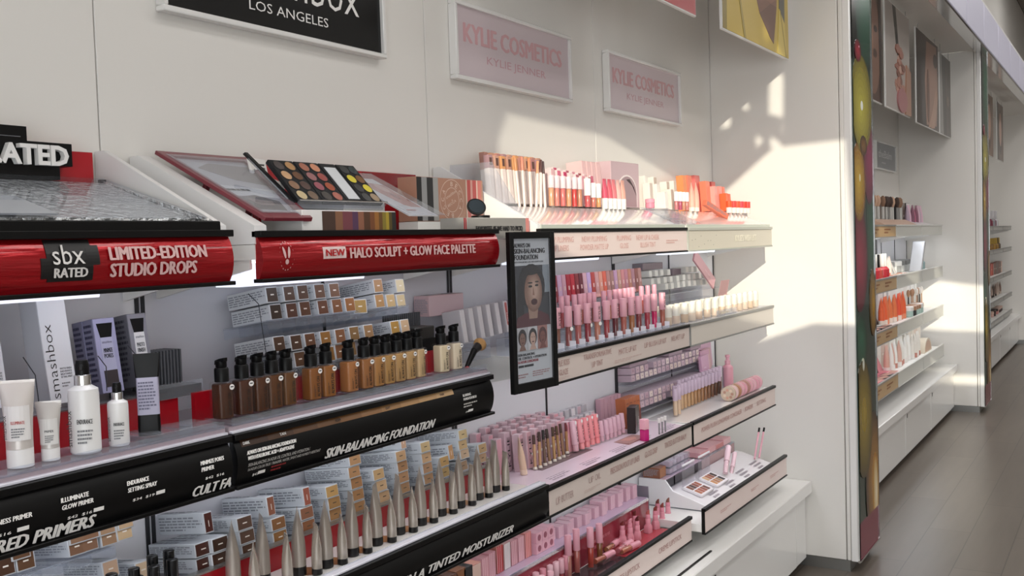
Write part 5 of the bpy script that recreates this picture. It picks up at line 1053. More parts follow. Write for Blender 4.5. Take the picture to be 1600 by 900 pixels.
# ---- third pink shelf
Z3 = .8555
t = thing('sloping_tray', 'pale lilac display board under the pencils and pink tubes with printed notes', 'tray', (0, 2.3, Z3), group='lilac display boards')
obj('board', MB().prism([(.062, 0), (.338, 0), (.338, .004), (.24, .012), (.062, .012)], 1, 0, 1.02, mat('#ddcbd9', .3, coat=.3)), t)
b = MB()
for k in range(5):
    scribble(b, (.315, .1+.2*k, .0065), (0,1,0), (-1,0,.05), .12, .045, 4, mat('#9a8a98', .5), k)
obj('lettering', b, t); b = MB().box(.245, .3, .62, .76, .0108-.003, .0122, mat('#a87f7c', .4)); b.prism([(.255,.65),(.28,.66),(.29,.7),(.27,.73),(.25,.7)], 2, .011, .0126, mat('#c9938a', .4)); obj('photo_print', b, t)
b = MB().box(.15, .235, .17, .49, .0121, .0135, mat('#6d5a5e', .3)); obj('pencil_pad', b, t)
Z3b = Z3+.0122
# cartons with dark lettering in ranks
k_ = 0
for c in range(9):
    for r_ in range(4):
        if c < 1 and r_ > 2: continue
        X = .075+.034*r_; y = 2.37+.048*c+(.017 if r_ % 2 else 0)
        plain = c in (0,) or c >= 7
        col = ['#cfa3ac','#c99aa2','#d6aab2','#c4a6b0'][(c+r_) % 4] if not plain else ['#d9a3ae','#e3a5b0'][r_ % 2]
        spawn('pout_carton', '%s carton, %s column from the left, %s rank from the wall' % ('plain pink' if plain else 'mauve pink lettered', nth(c), nth(r_)), 'carton', 'pink cartons behind the pencils', (X+random.uniform(-.004,.004), y+random.uniform(-.004,.004), Z3b), (0, -.05, random.uniform(-.12,.12)), carton_parts(.024, .026, .124-.005*r_ if not plain else .116-.006*r_, '#d9bcc4', col, c, False, hero=False, text=None if plain else 'KYLIE'))
pc = ['#b9906c','#b58a62','#6d5140','#8d6a4a','#a8814f','#9c7648','#8a6448','#a5764c']
for i, (x, y, xt, yt) in enumerate(((836.5,733.7,833.5,679.3),(844.3,731.4,842,674.6),(852,727.5,848,671.5),(859.4,724.4,853.6,670),(866.9,721.3,863,667),(874.2,717.4,869,665.3),(880.9,714.6,874.7,662),(886.3,708.9,884,660.6))):
    q = at(x, y, 2, Z3b+.002); p = at(xt, yt, 0, q.x-.012); d = p-q
    t = spawn('eye_pencil', 'brown pencil with dark tip, %s from the left on the dark pad' % nth(i), 'pencil', 'brown pencils', (q.x, q.y, Z3b+.0018), d.to_track_quat('Z', 'Y').to_euler(), pencil_parts(pc[i], ['#4a2c24','#3f2a24','#2a2422','#3a2a22','#4a3422','#5a4028','#4a3022','#6a1a22'][i], d.length, .0046))
    obj('shade_sticker', MB().tube((.0046, -.0046, d.length*.45), (.0056, -.0056, d.length*.45), .0042, .0042, PAPER, 10), t)
    obj('base_clip', MB().lathe([(.0065, 0), (.0065, .006), (.005, .008)], mat('#d9cfc4', .3), 8), t)
q = at(819, 742, 2, Z3b)
spawn('cream_tube', 'beige squeeze tube standing left of the brown pencils', 'tube', None, (min(q.x, .23), q.y, Z3b+.001), (0, -.12, .7), squeeze_parts(.108, .0105, '#d9b9a0', '#e3c8b4', .016, .014, rough=.4, metal=0))
for i, (x, y) in enumerate(((900.4,707.3),(909.8,704),(918.3,701),(926,697.2),(933.9,694.9))):
    q = at(x, y, 2, Z3b)
    t = spawn('lip_tube', 'pink lip tube with vertical lettering, %s of five on the lilac board' % nth(i), 'tube', 'lettered pink lip tubes', (q.x, q.y, Z3b+.0005), (0, -.1, 0), gloss_parts(['#d9a6b4','#e88f94','#ea8a90','#e98c90','#ea8288'][i], ['#e2b6c2','#eb9aa0','#ea9298','#eb9498','#ec8e92'][i], .10, .0115, True, .25))
    obj('shade_sticker', MB().tube((.0117, -.002, .094), (.0124, -.002, .094), .0055, .0055, PAPER, 12), t)
for i, (x, y) in enumerate(((941.6,691.8),(949.4,689.4),(955.6,687),(961.8,684.8),(968,681.7),(974.3,678.5))):
    q = at(x, y, 2, Z3b)
    spawn('lip_tube', 'plain mauve pink lip tube, %s of six right of the lettered tubes' % nth(i), 'tube', 'plain mauve lip tubes', (q.x, q.y, Z3b+.0005), (0, -.1, 0), gloss_parts('#d0a3b2', '#d6adbb', .072, .0088, False, .3))
for i in range(12):
    r_, k = divmod(i, 6); X = .10-.03*r_; c = ['#b7b3b8','#eceaea','#e2c8ce','#c9c6c9','#efe9ea','#d3b6be'][(k+r_) % 6]
    spawn('gloss_carton', 'pale or pink carton, %s from left in the %s row behind the lip tubes' % (nth(k), ('front', 'back')[r_]), 'carton', 'cartons behind the lip tubes', (X, 2.83+.042*k, Z3b), (0, -.06, 0), carton_parts(.024, .028, .075+.022*r_, '#d0cbd0', c, i, False, hero=False))
for i in range(8):
    spawn('mauve_carton', 'tall mauve carton against the board, %s from the left' % nth(i), 'carton', 'tall mauve cartons at the back', (.078-.0*i, 3.1+.028*i if i > 1 else 2.74+.03*i, Z3b), (0, -.03, 0), carton_parts(.02, .026, .098, '#c9a0ac', '#d3aab6', i, False, hero=False))
q = at(985, 676, 2, Z3b)
t = thing('dark_carton', 'black carton with white lettering and leaf print before the orange cartons', 'carton', (.245, q.y+.02, Z3+.0125), (0, -.0, .25))
obj('box', MB().box(-.03, .0, -.035, .035, 0, .09, mat('#231b1b', .3), .001), t); b = MB()
scribble(b, (.0007, .03, .006), (0,0,1), (0,-1,0), .078, .03, 1, mat('#b9b3ad', .5), 7); b.prism([(-.034,.02),(-.02,.03),(-.03,.06)], 0, 0, .0006, mat('#59221f', .4)); obj('front_print', b, t)
for k in range(4):
    t = thing('orange_carton', 'orange brown carton with flame shading, %s of the block of four' % nth(k), 'carton', (.19, 3.155+.03*k, Z3+.0125), (0, -.05, 0), 'orange cartons')
    obj('box', MB().box(-.04, .0, -.0145, .0145, 0, .105, mat('#b0653f', .35), .001), t)
    b = MB().prism([(-.014,.001),(.014,.001),(.014,.06),(.006,.045),(.001,.066),(-.005,.04),(-.014,.055)], 0, 0, .0006, mat('#6d2a20', .35)); b.box(0, .0007, -.008, .008, .085, .088, mat('#8a4a30', .4)); obj('front_print', b, t)
q = at(1013, 688, 2, Z3+.008)
spawn('lip_gloss', 'short fat magenta lip gloss with square pink cap by the dark carton', 'lip gloss', None, (.315, q.y, Z3+.0066), (0,0,-.3), [('bottle', MB().loft([rring(.024, .024, .004, z) for z in (0, .036)]+[rring(.018, .018, .004, .038)], mat('#c8267a', .2, coat=.5)).mesh('bottle')), ('cap', MB().loft([rring(.025, .025, .004, z) for z in (.0385, .07)]+[rring(.023, .023, .004, .0715)], mat('#eaaebc', .35)).mesh('cap'))])
for k in range(3):
    tag(obj('wand', MB().tube((0,0,0), (0,0,.04), .003, .003, mat('#8d8a8c', .3), 8).tube((0,0,.04), (0,0,.055), .0055, .0055, mat('#e9e4e2', .3), 10)), 'small silver tester wand, %s right of the magenta gloss' % nth(k), 'wand', 'tester wands').location = (.318, 3.125+.026*k, Z3+.0066)
# ---- concealer shelf
Z3c = .8585
n = 0
for tier, (X, z0, cnt, y0, lay) in enumerate(((.115, 1.0, 17, 3.36, 2), (.15, .905, 17, 3.36, 2))):
    for j in range(lay):
        for i in range(cnt):
            rd = random.Random(i*7+j*3+tier)
            if rd.random() < .06: continue
            c = rd.choice(['#cbb0b8','#e0ccc4','#d8c4ba','#c4a8b0','#b99aa4','#e2d2ca'])
            spawn('concealer_carton', 'small mauve carton end, %s from the left in the %s layer of the %s tier' % (nth(i), ('lower', 'upper')[j], ('upper', 'lower')[tier]), 'carton', 'small mauve cartons', (X-.05, y0+.0405*i, z0+.027*j), (0, -.06, 0), carton_parts(.1, .032, .025, '#b7a3ae', c, i, True, hero=False, markc='#7a6068'))
    tag(obj('acrylic_shelf', MB().box(X-.1, X+.004, y0-.02, y0+.0405*cnt, z0-.014, z0-.010, CLEAR2)), 'acrylic tier under the %s small mauve cartons' % ('upper', 'lower')[tier], 'shelf')
qq = at(1030, 560, 0, .12)
for k, (a, w_) in enumerate(((3.42, .16), (3.78, .14), (4.0, .12))):
    spawn('flat_carton', 'flat dark mauve carton on the upper tier of mauve cartons, %s from the left' % nth(k), 'carton', 'flat dark mauve cartons', (.07, a, 1.056), (0,0,0), carton_parts(.08, w_, .02, '#9d8792', '#a08a94', k, False, hero=False))
cn = ['#d8bda0','#d6b899','#d2b290','#cdaa84','#c9a47c','#c49c70','#bd9366','#b58a5c','#ad8054','#a5764a','#9a6b42','#8d5f3a','#7d5232','#6d452a','#5a3722','#48291a']
for i, c in enumerate(cn):
    x = 1044+5.35*i; q = at(x, 649-.36*(x-1044), 2, Z3c+.003); X = .205+.0*(i % 2)
    q = at(x, 640, 0, X)
    spawn('concealer', 'concealer tube with lilac cap, %s from the left, lightest to darkest' % nth(i), 'concealer', 'front row of concealers', (X+(.03 if i in (0, 1) else 0), q.y, Z3c+.0035), (0,0,0), gloss_parts(c, '#c9b4c6', .105, .0094, False, .56))
for i in range(13):
    q = at(1058+5.4*i, 590, 0, .17)
    spawn('concealer', 'concealer tube with lilac cap, %s from the left in the rear row' % nth(i), 'concealer', 'rear row of concealers', (.168, q.y+.02, Z3c+.0035), (0,0,0), gloss_parts(cn[min(15, i+1)], '#d3c0d0', .108, .009, False, .56))
tag(obj('tester_tray', MB().box(.155, .338, 3.36, 4.28, Z3c, Z3c+.003, mat('#e4e0e0', .15, coat=.4), .001)), 'pale glossy tray under the concealers and compacts', 'tray')
for i in range(10):
    x = 1138+4.7*i; y = 603-1.9*i; q = at(x, y, 0, .295)
    t = thing('powder_compact', 'round pink and gold powder compact, %s from the left in the tilted roll' % nth(i), 'compact', (.295, q.y, Z3c+.0335), (0, 0, .25), 'roll of powder compacts')
    col = ['#cdb9a4','#e8c9c9','#b98a6a','#e9b6c2','#e3a9b6','#b98a80','#e6b0bc','#e9bcc6','#e2a6b4','#e8b4c0'][i]
    obj('case', MB().tube((0, -.015, 0), (0, .015, 0), .0295, .0295, mat(col, .3), 28), t)
    obj('rim', MB().tube((0, -.0022, 0), (0, .0022, 0), .03, .03, mat('#a8804e', .25, .8), 28), t)
    if i == 0:
        b = MB()
        for k in range(7):
            a = 2*math.pi*k/7; b.tube((.016*math.cos(a), -.0152, .016*math.sin(a)), (.016*math.cos(a), -.0156, .016*math.sin(a)), .006, .006, mat(['#b98a78','#e3cdb8','#d3a08c'][k % 3], .5), 10)
        obj('lid_print', b, t)
q = at(1172, 600, 2, Z3c)
spawn('pink_bottle', 'pink bottle with narrow pump neck at the end of the concealer shelf', 'bottle', None, (.16, 4.25, Z3c+.0035), (0,0,0), [('bottle', MB().lathe([(.022, 0), (.024, .002), (.024, .085), (.022, .092), (.012, .1), (.011, .104)], mat('#e3a5b2', .35), 20).mesh('bottle')), ('pump', MB().lathe([(.0125, .1045), (.0125, .118), (.008, .12), (.008, .132), (.011, .134), (.011, .142), (.008, .144)], mat('#e6adb9', .35), 16).mesh('pump'))])
tag(obj('acrylic_shelf', MB().box(.06, .15, 3.98, 4.28, .948, .952, CLEAR2).box(.06, .063, 3.98, 4.28, Z3c, .948, CLEAR2).box(.147, .15, 3.98, 4.28, Z3c+.004, .948, CLEAR2)), 'clear acrylic riser under the pink palettes', 'riser')
for i, (y, X, w_, h, c, e) in enumerate(((4.03,.14,.10,.075,'#d0a3bc','#e6d9a8'),(4.10,.115,.12,.088,'#cf9db4','#e3cf9a'),(4.17,.095,.1,.088,'#c99aa2','#c99aa2'),(4.205,.075,.17,.105,'#d3aac2','#e2b6c2'))):
    t = thing('pink_palette', 'upright pink palette, %s from the left on the clear riser' % nth(i), 'palette', (X, y, .9525), (0, -.08, .05), 'upright pink palettes')
    obj('cover', MB().box(-.01, .004, -w_/2, w_/2, 0, h, mat(c, .35), .0015), t); obj('edge_pages', MB().box(-.009, .003, w_/2, w_/2+.005, .002, h-.002, mat(e, .4)), t)
    b = MB(); scribble(b, (.0045, -w_*.25, h*.25), (0,1,0), (0,0,1), w_*.5, h*.12, 1, mat('#e6d0dc', .4), i); obj('lettering', b, t)
# ================================================================== lowest pink shelves
Z4 = .4705
t = thing('product_riser', 'lilac acrylic riser with a red front face on the lowest pink shelf', 'riser', (0, 2.30, Z4))
obj('top', MB().box(.062, .17, 0, 1.04, .100, .106, mat('#cdb6cf', .15, coat=.5), .001).prism([(.17, .1), (.17, .106), (.176, .098), (.174, .094)], 1, 0, 1.04, CLEAR2), t)
obj('front_face', MB().box(.168, .171, 0, 1.04, 0, .1, mat('#8f2f3c', .2, coat=.5)), t)
b = MB()
for k in range(4): scribble(b, (.1713, .12+.24*k, .03), (0,1,0), (0,0,1), .12, .04, 2, mat('#b5606a', .4), k)
obj('face_print', b, t)
obj('end_panel', MB().box(.064, .17, 1.041, 1.045, 0, .1, CLEAR2).box(.064, .17, .002, .005, 0, .1, CLEAR2), t)
ZR = Z4+.1062
def pack(label, y, X, d, w, h, body, front, group, circ=0, ribs=0, rz=0.):
    t = thing('pink_carton', label, 'carton', (X, y, ZR), (0, 0, rz), group)
    obj('box', MB().box(-d/2, d/2, -w/2, w/2, 0, h, mat(body, .35), .0008), t)
    b = MB().box(d/2, d/2+.0005, -w/2+.001, w/2-.001, .001, h-.001, mat(front, .35))
    for k in range(circ): b.tube((d/2+.0004, 0, h*(k+.5)/circ), (d/2+.001, 0, h*(k+.5)/circ), w*.28, w*.28, mat('#9c5a68', .4), 12)
    for k in range(ribs): b.box(d/2, d/2+.001, -w/2+.002+k*(w-.004)/ribs, -w/2+.003+k*(w-.004)/ribs, .002, h-.002, mat('#f0d3da', .3))
    obj('front_panel', b, t)
for i in range(15): pack('small pink carton on the lilac riser, %s from the left in the right hand row' % nth(i), 2.72+.042*i, .093+.008*(i % 3), .05, .034, .038 if i < 8 else .05, '#d9b0bd', '#e2b9c5', 'small pink cartons on the riser', 0, 2)
for j in range(2):
    for i in range(3):
        t0 = len(bpy.data.objects); pack('pink carton with round window, %s from the left in the %s layer' % (nth(i), ('lower', 'upper')[j]), 2.585+.037*i, .11, .075, .035, .033, '#dca6b4', '#e3b0bc', 'cartons with round windows', 1)
        bpy.data.objects['pink_carton' if False else list(o.name for o in bpy.data.objects if o.name.startswith('pink_carton') and o.type == 'EMPTY')[-1]].location.z += .0335*j
for i, (y, h, c, f_) in enumerate(((2.30,.075,'#c98f96','#d2999f'),(2.335,.08,'#c58a92','#cf98a0'),(2.375,.088,'#a86a5e','#b5403f'),(2.415,.085,'#b58a86','#d8d2d0'),(2.455,.082,'#c58d93','#cf979e'),(2.495,.082,'#cb949b','#d9a3aa'),(2.535,.085,'#c07a76','#d88078'))):
    pack('pink or red pack on the left of the lilac riser, %s from the left' % nth(i), y+.006, .105, .06, .034, h-.008, c, f_, 'packs on the left of the riser', 0, 3)
tag(obj('tester_plate', MB().box(.178, .325, 2.3, 3.32, Z4, Z4+.003, mat('#3a3236', .2, coat=.5)).box(.178, .325, 2.96, 3.32, Z4+.003, Z4+.0036, mat('#b5404a', .25, coat=.4))), 'dark tester plate with a red end under the lipstick testers', 'plate')
ZP = Z4+.0038
def lipstick_parts(bul, h=.085, up=True):
    PK = mat('#e29aa8', .3)
    def base(): return MB().loft([rring(.026, .026, .006, z) for z in (0, .004)]+[rring(.025, .025, .006, .022), rring(.02, .02, .008, .03)], PK).lathe([(.0095, .03), (.0095, .05), (.0088, .051)], PK, 16).mesh('base')
    def inner(): return MB().lathe([(.0085, .0512), (.0085, .066), (.0078, .067)], mat('#d98c9c', .25), 16).mesh('inner_tube')
    def bullet():
        n = 14; r = .0068; b = MB()
        b.loft([[(r*math.cos(2*math.pi*k/n), r*math.sin(2*math.pi*k/n), .0672) for k in range(n)], [(r*math.cos(2*math.pi*k/n), r*math.sin(2*math.pi*k/n), .078+.006*math.cos(2*math.pi*k/n)) for k in range(n)], [(r*.5*math.cos(2*math.pi*k/n), r*.5*math.sin(2*math.pi*k/n), .081+.003*math.cos(2*math.pi*k/n)) for k in range(n)]], mat(bul, .4)); return b.mesh('bullet')
    return [('base', cached('lsb', base)), ('inner_tube', cached('lsi', inner)), ('bullet', cached(('lsu', bul), bullet))]
for i, (x, y, c) in enumerate(((973,850.6,'#6e2424'),(985,847,'#e29aa8'),(978,838,'#d88a92'),(996,843,'#5d1a1c'),(992,834,'#6a2422'),(1013,832,'#b5605c'),(1024.5,826,'#7d2e28'),(1035,820.6,'#8a3d34'),(1028,814,'#7a3a34'),(1044,812,'#7d4a3c'),(955,845,'#7d2a30'))):
    q = at(x, y, 2, ZP)
    spawn('lipstick', 'pink lipstick tester with bullet raised, %s in the cluster on the red plate' % nth(i), 'lipstick', 'lipstick testers', (q.x, q.y, ZP+.0003), (0,0,random.uniform(-.6,.6)), lipstick_parts(c))
gl = [(889,902,836,'#b5786c'),(902,896,826,'#a85a54'),(923.6,888,824,'#a83c30'),(937.6,880,818,'#7d4a24')]
for i, (x, y, yt, c) in enumerate(gl):
    q = at(x, y, 2, ZP); p = at(x-1, yt, 0, q.x)
    spawn('lip_gloss', 'tall pink capped lip gloss on the dark plate, %s from the left' % nth(i), 'lip gloss', 'tall glosses on the lowest shelf', (q.x, q.y, ZP+.0003), (0,0,0), gloss_parts(c, '#e2a3b0', p.z-ZP, .0115, False, .52))
for i, (xa, ya, xb, yb, c) in enumerate(((940,865,966,845,'#a8683c'),(958,868,986,849,'#c9707a'),(950,872,998,849,'#c07a5c'),(938,876,958,866,'#b5604a'))):
    qa, qb = at(xa, ya, 2, ZP+.012), at(xb, yb, 2, ZP+.012); d = (qb-qa).normalized(); qa = qb-d*.115
    spawn('lip_gloss', 'pink capped lip gloss lying on its side, %s in the heap before the testers' % nth(i), 'lip gloss', 'lying glosses', qa+Vector((0,0,.006*(i % 2))), d.to_track_quat('Z', 'Y').to_euler(), gloss_parts(c, '#e59fae', .115, .0115, False, .5))
tops = [(828,888),(839,882.5),(849,878),(866,866),(837,895),(848,889),(858.5,881.5),(868,876),(876,871),(884,867.5),(822,898),(846,900),(860,893)]
for i, (x, y) in enumerate(tops):
    zt = Z4+.075; q = at(x, y, 2, zt)
    spawn('lip_crayon', 'thick pink capped lip crayon seen from above, %s in the cluster' % nth(i), 'crayon', 'thick lip crayons', (q.x, q.y, ZP+.0003 if q.x > .178 else Z4+.0003), (0,0,0), gloss_parts(['#b5606a','#c27a7c','#a84a50'][i % 3], ['#ecb9c3','#e59daa','#f0c9d0','#efc4cc'][i % 4], .072, .0105, False, .35))
# eye palette display beside the partition
Z5 = .5005
t = thing('palette_display', 'white wedge display with printed notes on the lowest right shelf', 'display', (0, 3.50, Z5))
obj('wedge', MB().prism([(.06, .004), (.345, .004), (.345, .018), (.2, .065), (.17, .105), (.06, .105)], 1, 0, .008, mat('#eceaec', .25, coat=.3)).prism([(.17, .012), (.345, .012), (.345, .018), (.2, .062), (.17, .064)], 1, .0082, .80, mat('#e9e6e9', .2, coat=.4)), t)
obj('clear_base', MB().box(.06, .35, -.0, .81, -.0002, .0036, CLEAR2).box(.06, .35, .001, .008, -.03+.03, .0038, CLEAR2), t)
b = MB()
for k in range(4): scribble(b, (.33, .12+.18*k, .024), (0,1,0), (-.95,0,.3), .1, .06, 3, mat('#9d949c', .5), k)
obj('lettering', b, t)
sl = math.atan2(.062-.018, .145)
for i, (x, y) in enumerate(((1090.7,763.6),(1114.7,745.8))):
    q = at(x, y, 0, .255)
    t = thing('eyeshadow_palette', 'white eyeshadow palette with eight brown pans and clear raised lid, %s of two' % ('left', 'right')[i], 'palette', (.255, q.y, Z5+.049), (0, sl, 0), 'white eye palettes')
    obj('case', MB().box(-.042, .042, -.062, .062, -.003, .008, mat('#ebe6ea', .3), .002), t)
    pc_ = [['#7d4a35','#4a2a22','#8d4a38','#a0563c'],['#b06a48','#a85a40','#94503c','#6d3a2c']] if i == 0 else [['#c9a27a','#a8653f','#8a4a30','#3d2620'],['#c9905c','#b07448','#a8845c','#2f2624']]
    for r_ in range(2):
        for k in range(4): obj('pan', MB().box(-.034+.036*r_, -.034+.036*r_+.03, -.052+.0265*k, -.052+.0265*k+.022, .0081, .0086, mat(pc_[r_][k], .5)), t)
    ld = obj('lid', MB().prism([(-.044, .008), (-.041, .008), (-.066, .088), (-.069, .088)], 1, -.062, .062, acrylic('#f4f3f6', .9, 'lid_acrylic', .05)).prism([(-.065, .084), (-.0635, .084), (-.0655, .089), (-.0695, .089)], 1, -.0625, .0625, mat('#f1eff1', .3)), t)
for i, (xt, yt, xb, yb, r) in enumerate(((1137.8,697,1133,738,.0125),(1148,707,1141,746,.0095))):
    q, p = at(xb, yb, 0, .27), at(xt, yt, 0, .25); d = p-q
    spawn('mascara', ['taller pink mascara tube leaning in the white display', 'shorter pink mascara tube leaning in the white display'][i], 'tube', None, (q.x, q.y, q.z-.008), d.to_track_quat('Z', 'Y').to_euler(), gloss_parts('#e6c3cd', '#eac9d2', d.length+.008, r, False, .45))
for i, (xt, yt, xb, yb) in enumerate(((1185.8,668,1179,713),(1194,664.5,1186,711))):
    q, p = at(xb, yb, 0, .28), at(xt, yt, 0, .26); d = p-q
    spawn('eye_pencil', ['left slim pink pencil with black tip in the white display', 'right slim pink pencil with black tip in the white display'][i], 'pencil', None, (q.x, q.y, q.z-.012), d.to_track_quat('Z', 'Y').to_euler(), pencil_parts('#e3a9b6', '#1d1a1c', d.length+.012, .0045)[:1]+[('tip', cached('pntip', lambda: MB().lathe([(.0046, (d.length+.012)*.86), (.0048, (d.length+.012)*.865), (.0046, (d.length+.012)), (.002, d.length+.0125)], BLACK, 10).mesh('tip'))), ('barrel_top', cached('pnbt', lambda: MB().lathe([(.0043, (d.length+.012)*.73), (.0044, (d.length+.012)*.735), (.0044, (d.length+.012)*.855)], mat('#e3a9b6', .3), 10).mesh('barrel_top')))])
tag(obj('acrylic_step', MB().box(.06, .165, 3.9, 4.30, Z5+.10, Z5+.105, CLEAR2).box(.06, .165, 4.296, 4.30, Z5, Z5+.1, CLEAR2).box(.163, .165, 3.9, 4.296, Z5, Z5+.1, acrylic('#e6c9c9', .6, 'pink_acrylic'))), 'clear acrylic step behind the pink mascara tubes', 'step')
for i in range(4): spawn('pink_carton', 'coral pink carton lying on the clear acrylic step, %s from the left' % nth(i), 'carton', 'coral cartons on the clear step', (.11, 3.95+.095*i, Z5+.1055), (0,0,0), carton_parts(.09, .088, .022+.004*(i % 2), '#d9a3a6', ['#d08a88','#dba6a8','#c97f7c','#e0b4b6'][i], i, False, hero=False))
tag(obj('grey_panel', MB().box(.06, .17, 3.345, 3.349, Z5, Z5+.115, mat('#77747d', .2, coat=.4))), 'dark grey acrylic divider between the two lowest pink shelves', 'divider')
for i in range(2):
    t = thing('clear_box', 'clear box of pale pieces behind the eye palettes, %s one' % ('lower', 'upper')[i], 'box', (.11, 3.68, Z5+.106+.028*i), (0,0,0), 'clear boxes')
    obj('box', MB().box(-.05, .05, -.1, .1, 0, .027, CLEAR2, .001), t)
    for k in range(5): obj('piece', MB().box(-.045, .045, -.096+.039*k, -.064+.039*k, .003, .022, mat(['#c9b3bf','#d8c9d2'][k % 2], .4), .001), t)
tag(obj('step_shelf', MB().box(.06, .168, 3.51, 3.89, Z5+.1005+.0005, Z5+.105, mat('#c9b3c6', .2, coat=.4))), 'lilac step carrying the clear boxes', 'step')
spawn('brown_carton', 'brown and gold carton lying left of the clear boxes', 'carton', None, (.11, 3.54, Z5+.1055), (0,0,0), carton_parts(.07, .06, .04, '#8d5a44', '#a8744c', 2, False))
tag(obj('gap_shadow', MB().box(.40, .408, 3.0, 3.36, .4005, .404, BLACK)), 'gap shadow put in as a thin black strip on the white ledge', 'strip')  # solid black strip stands in for the gap shadow on the ledge
# bottom black shelf: the few packs seen past the strip
for i, (x, y, c, f_) in enumerate(((718,897,'#6d4530','#8a5a3c'),(729,893,'#1d1c1e','#2a2a2c'),(742,888,'#b07a6c','#d9b9ac'),(706,905,'#4a3026','#6d4838'))):
    q = at(x, y, 0, .3)
    spawn('bronzer_carton', ['brown carton just visible below the black moisturizer strip', 'black and white striped carton below the black moisturizer strip', 'rose topped carton below the black moisturizer strip', 'dark brown carton at the bottom edge below the black strip'][i], 'carton', 'cartons on the lowest black shelf', (.28, q.y, .5005), (0,0,0), carton_parts(.05, .04, max(.05, q.z-.5+.012), c, f_, i, i == 1, hero=False))
for i in range(6):
    spawn('bronzer_carton', 'silver carton at the bottom of the black display, %s from the left' % nth(i), 'carton', 'silver cartons on the lowest black shelf', (.2, 1.25+.12*i, .5005), (0,0,0), carton_parts(.1, .08, .1, '#c9ccd2', '#a88a6c', i, hero=False))
# ================================================================== middle and far bays
BRN = mat('#b99a72', .4); GRY = mat('#c9c9c2', .3)
secs = [(4.96, 5.98, BRN), (5.985, 7.005, BRN), (7.01, 7.955, GRY), (7.96, 8.91, GRY)]
lv = [(1.578, 1.497, 1.55, 'top'), (1.238, 1.148, 1.215, 'second'), (.912, .822, .89, 'third'), (.585, .482, .56, 'lowest')]
for a, b_, st in secs:
    for zt, zb, dz, nm in lv:
        tx = []
        if st is BRN: tx = [('~', a+.25, (zt+zb)/2-.02, .3, .04, '#8a5a3c', 0, 0), ('#ic', a+.14, zb+.02, .012, .05, '#5a3a28', 0, 0), ('~', a+.65, (zt+zb)/2-.02, .2, .04, '#8a5a3c', 0, 0)]
        w_ = {4.96: 'first', 5.985: 'second', 7.01: 'third', 7.96: 'fourth'}[a]
        shelf('%s shelf of the %s section in the middle bay' % (nm, w_), a, b_, zt, zb, .355, dz, 'flat', tx, 'middle bay shelves', strip=st, rail=mat('#8d8a86', .3) if st is BRN else mat('#d0d0cb', .3), led=nm != 'lowest', brk=nm != 'lowest')
for k in range(5):
    a, b_ = 9.45+1.0*k, 10.44+1.0*k
    for j, (z, nm) in enumerate(((1.56, 'top'), (1.29, 'second'), (.98, 'third'), (.70, 'fourth'), (.43, 'lowest'))):
        if j == 4: z = .475
        shelf('%s shelf of the %s section in the far bay' % (nm, nth(k)), a, b_, z, z-.05, .355, z-.02, 'flat', [], 'far bay shelves', strip=mat('#a9a7a2', .4), rail=mat('#8d8b88', .4), led=False, brk=j < 4)
ITEM = [0]
def small(kind, label, loc, c1, c2, s=1.0, rz=0., group=None):
    if kind == 'bottle': p = [('bottle', cached(('smb', c1, s), lambda: MB().lathe([(.016*s, 0), (.018*s, .002), (.018*s, .04*s), (.008*s, .05*s)], mat(c1, .25, coat=.3), 14).mesh('bottle'))), ('cap', cached(('smc', c2, s), lambda: MB().lathe([(.0085*s, .0505*s), (.0095*s, .052*s), (.0085*s, .1*s), (.007*s, .101*s)], mat(c2, .3), 12).mesh('cap')))]
    elif kind == 'jar': p = [('jar', cached(('smj', c1, s), lambda: MB().lathe([(.026*s, 0), (.03*s, .003), (.03*s, .03*s)], mat(c1, .3), 16).mesh('jar'))), ('lid', cached(('sml', c2, s), lambda: MB().lathe([(.031*s, .0305*s), (.032*s, .032*s), (.032*s, .05*s), (.029*s, .052*s)], mat(c2, .3), 16).mesh('lid')))]
    elif kind == 'tube': p = squeeze_parts(.13*s, .014*s, c1, c2, .025*s, rough=.35, metal=0)
    elif kind == 'brush': p = [('handle', cached(('smh', c1, s), lambda: MB().lathe([(.004*s, 0), (.006*s, .03*s), (.005*s, .1*s)], mat(c1, .3), 10).mesh('handle'))), ('bristles', cached(('smr', c2, s), lambda: MB().lathe([(.006*s, .1005*s), (.012*s, .12*s), (.01*s, .14*s), (.003*s, .148*s)], mat(c2, .8), 12).mesh('bristles')))]
    elif kind == 'palette': p = [('case', cached(('smp', c1, s), lambda: MB().box(-.05*s, .05*s, -.07*s, .07*s, 0, .012*s, mat(c1, .3), .002).mesh('case'))), ('pans', cached(('smq', c2, s), lambda: MB().box(-.042*s, -.004*s, -.06*s, .06*s, .0121*s, .013*s, mat(c2, .5)).box(.004*s, .042*s, -.06*s, .06*s, .0121*s, .013*s, mat(c1 if c2 == c1 else '#b98a7a', .5)).mesh('pans'))), ('lid', cached(('smt', c1, s), lambda: MB().prism([(-.052*s, .012*s), (-.046*s, .012*s), (-.085*s, .10*s), (-.091*s, .10*s)], 1, -.07*s, .07*s, mat(c1, .3)).mesh('lid')))]
    else: p = carton_parts(.04*s, .05*s, .09*s, c1, c2, 1, True, hero=False)
    return spawn({'bottle': 'polish_bottle', 'jar': 'cream_jar', 'tube': 'makeup_tube', 'brush': 'makeup_brush', 'palette': 'makeup_palette', 'carton': 'makeup_carton'}[kind], label, {'bottle': 'bottle', 'jar': 'jar', 'tube': 'tube', 'brush': 'brush', 'palette': 'palette', 'carton': 'carton'}[kind], group, loc, (0, 0, rz), p)
rd = random.Random(99)
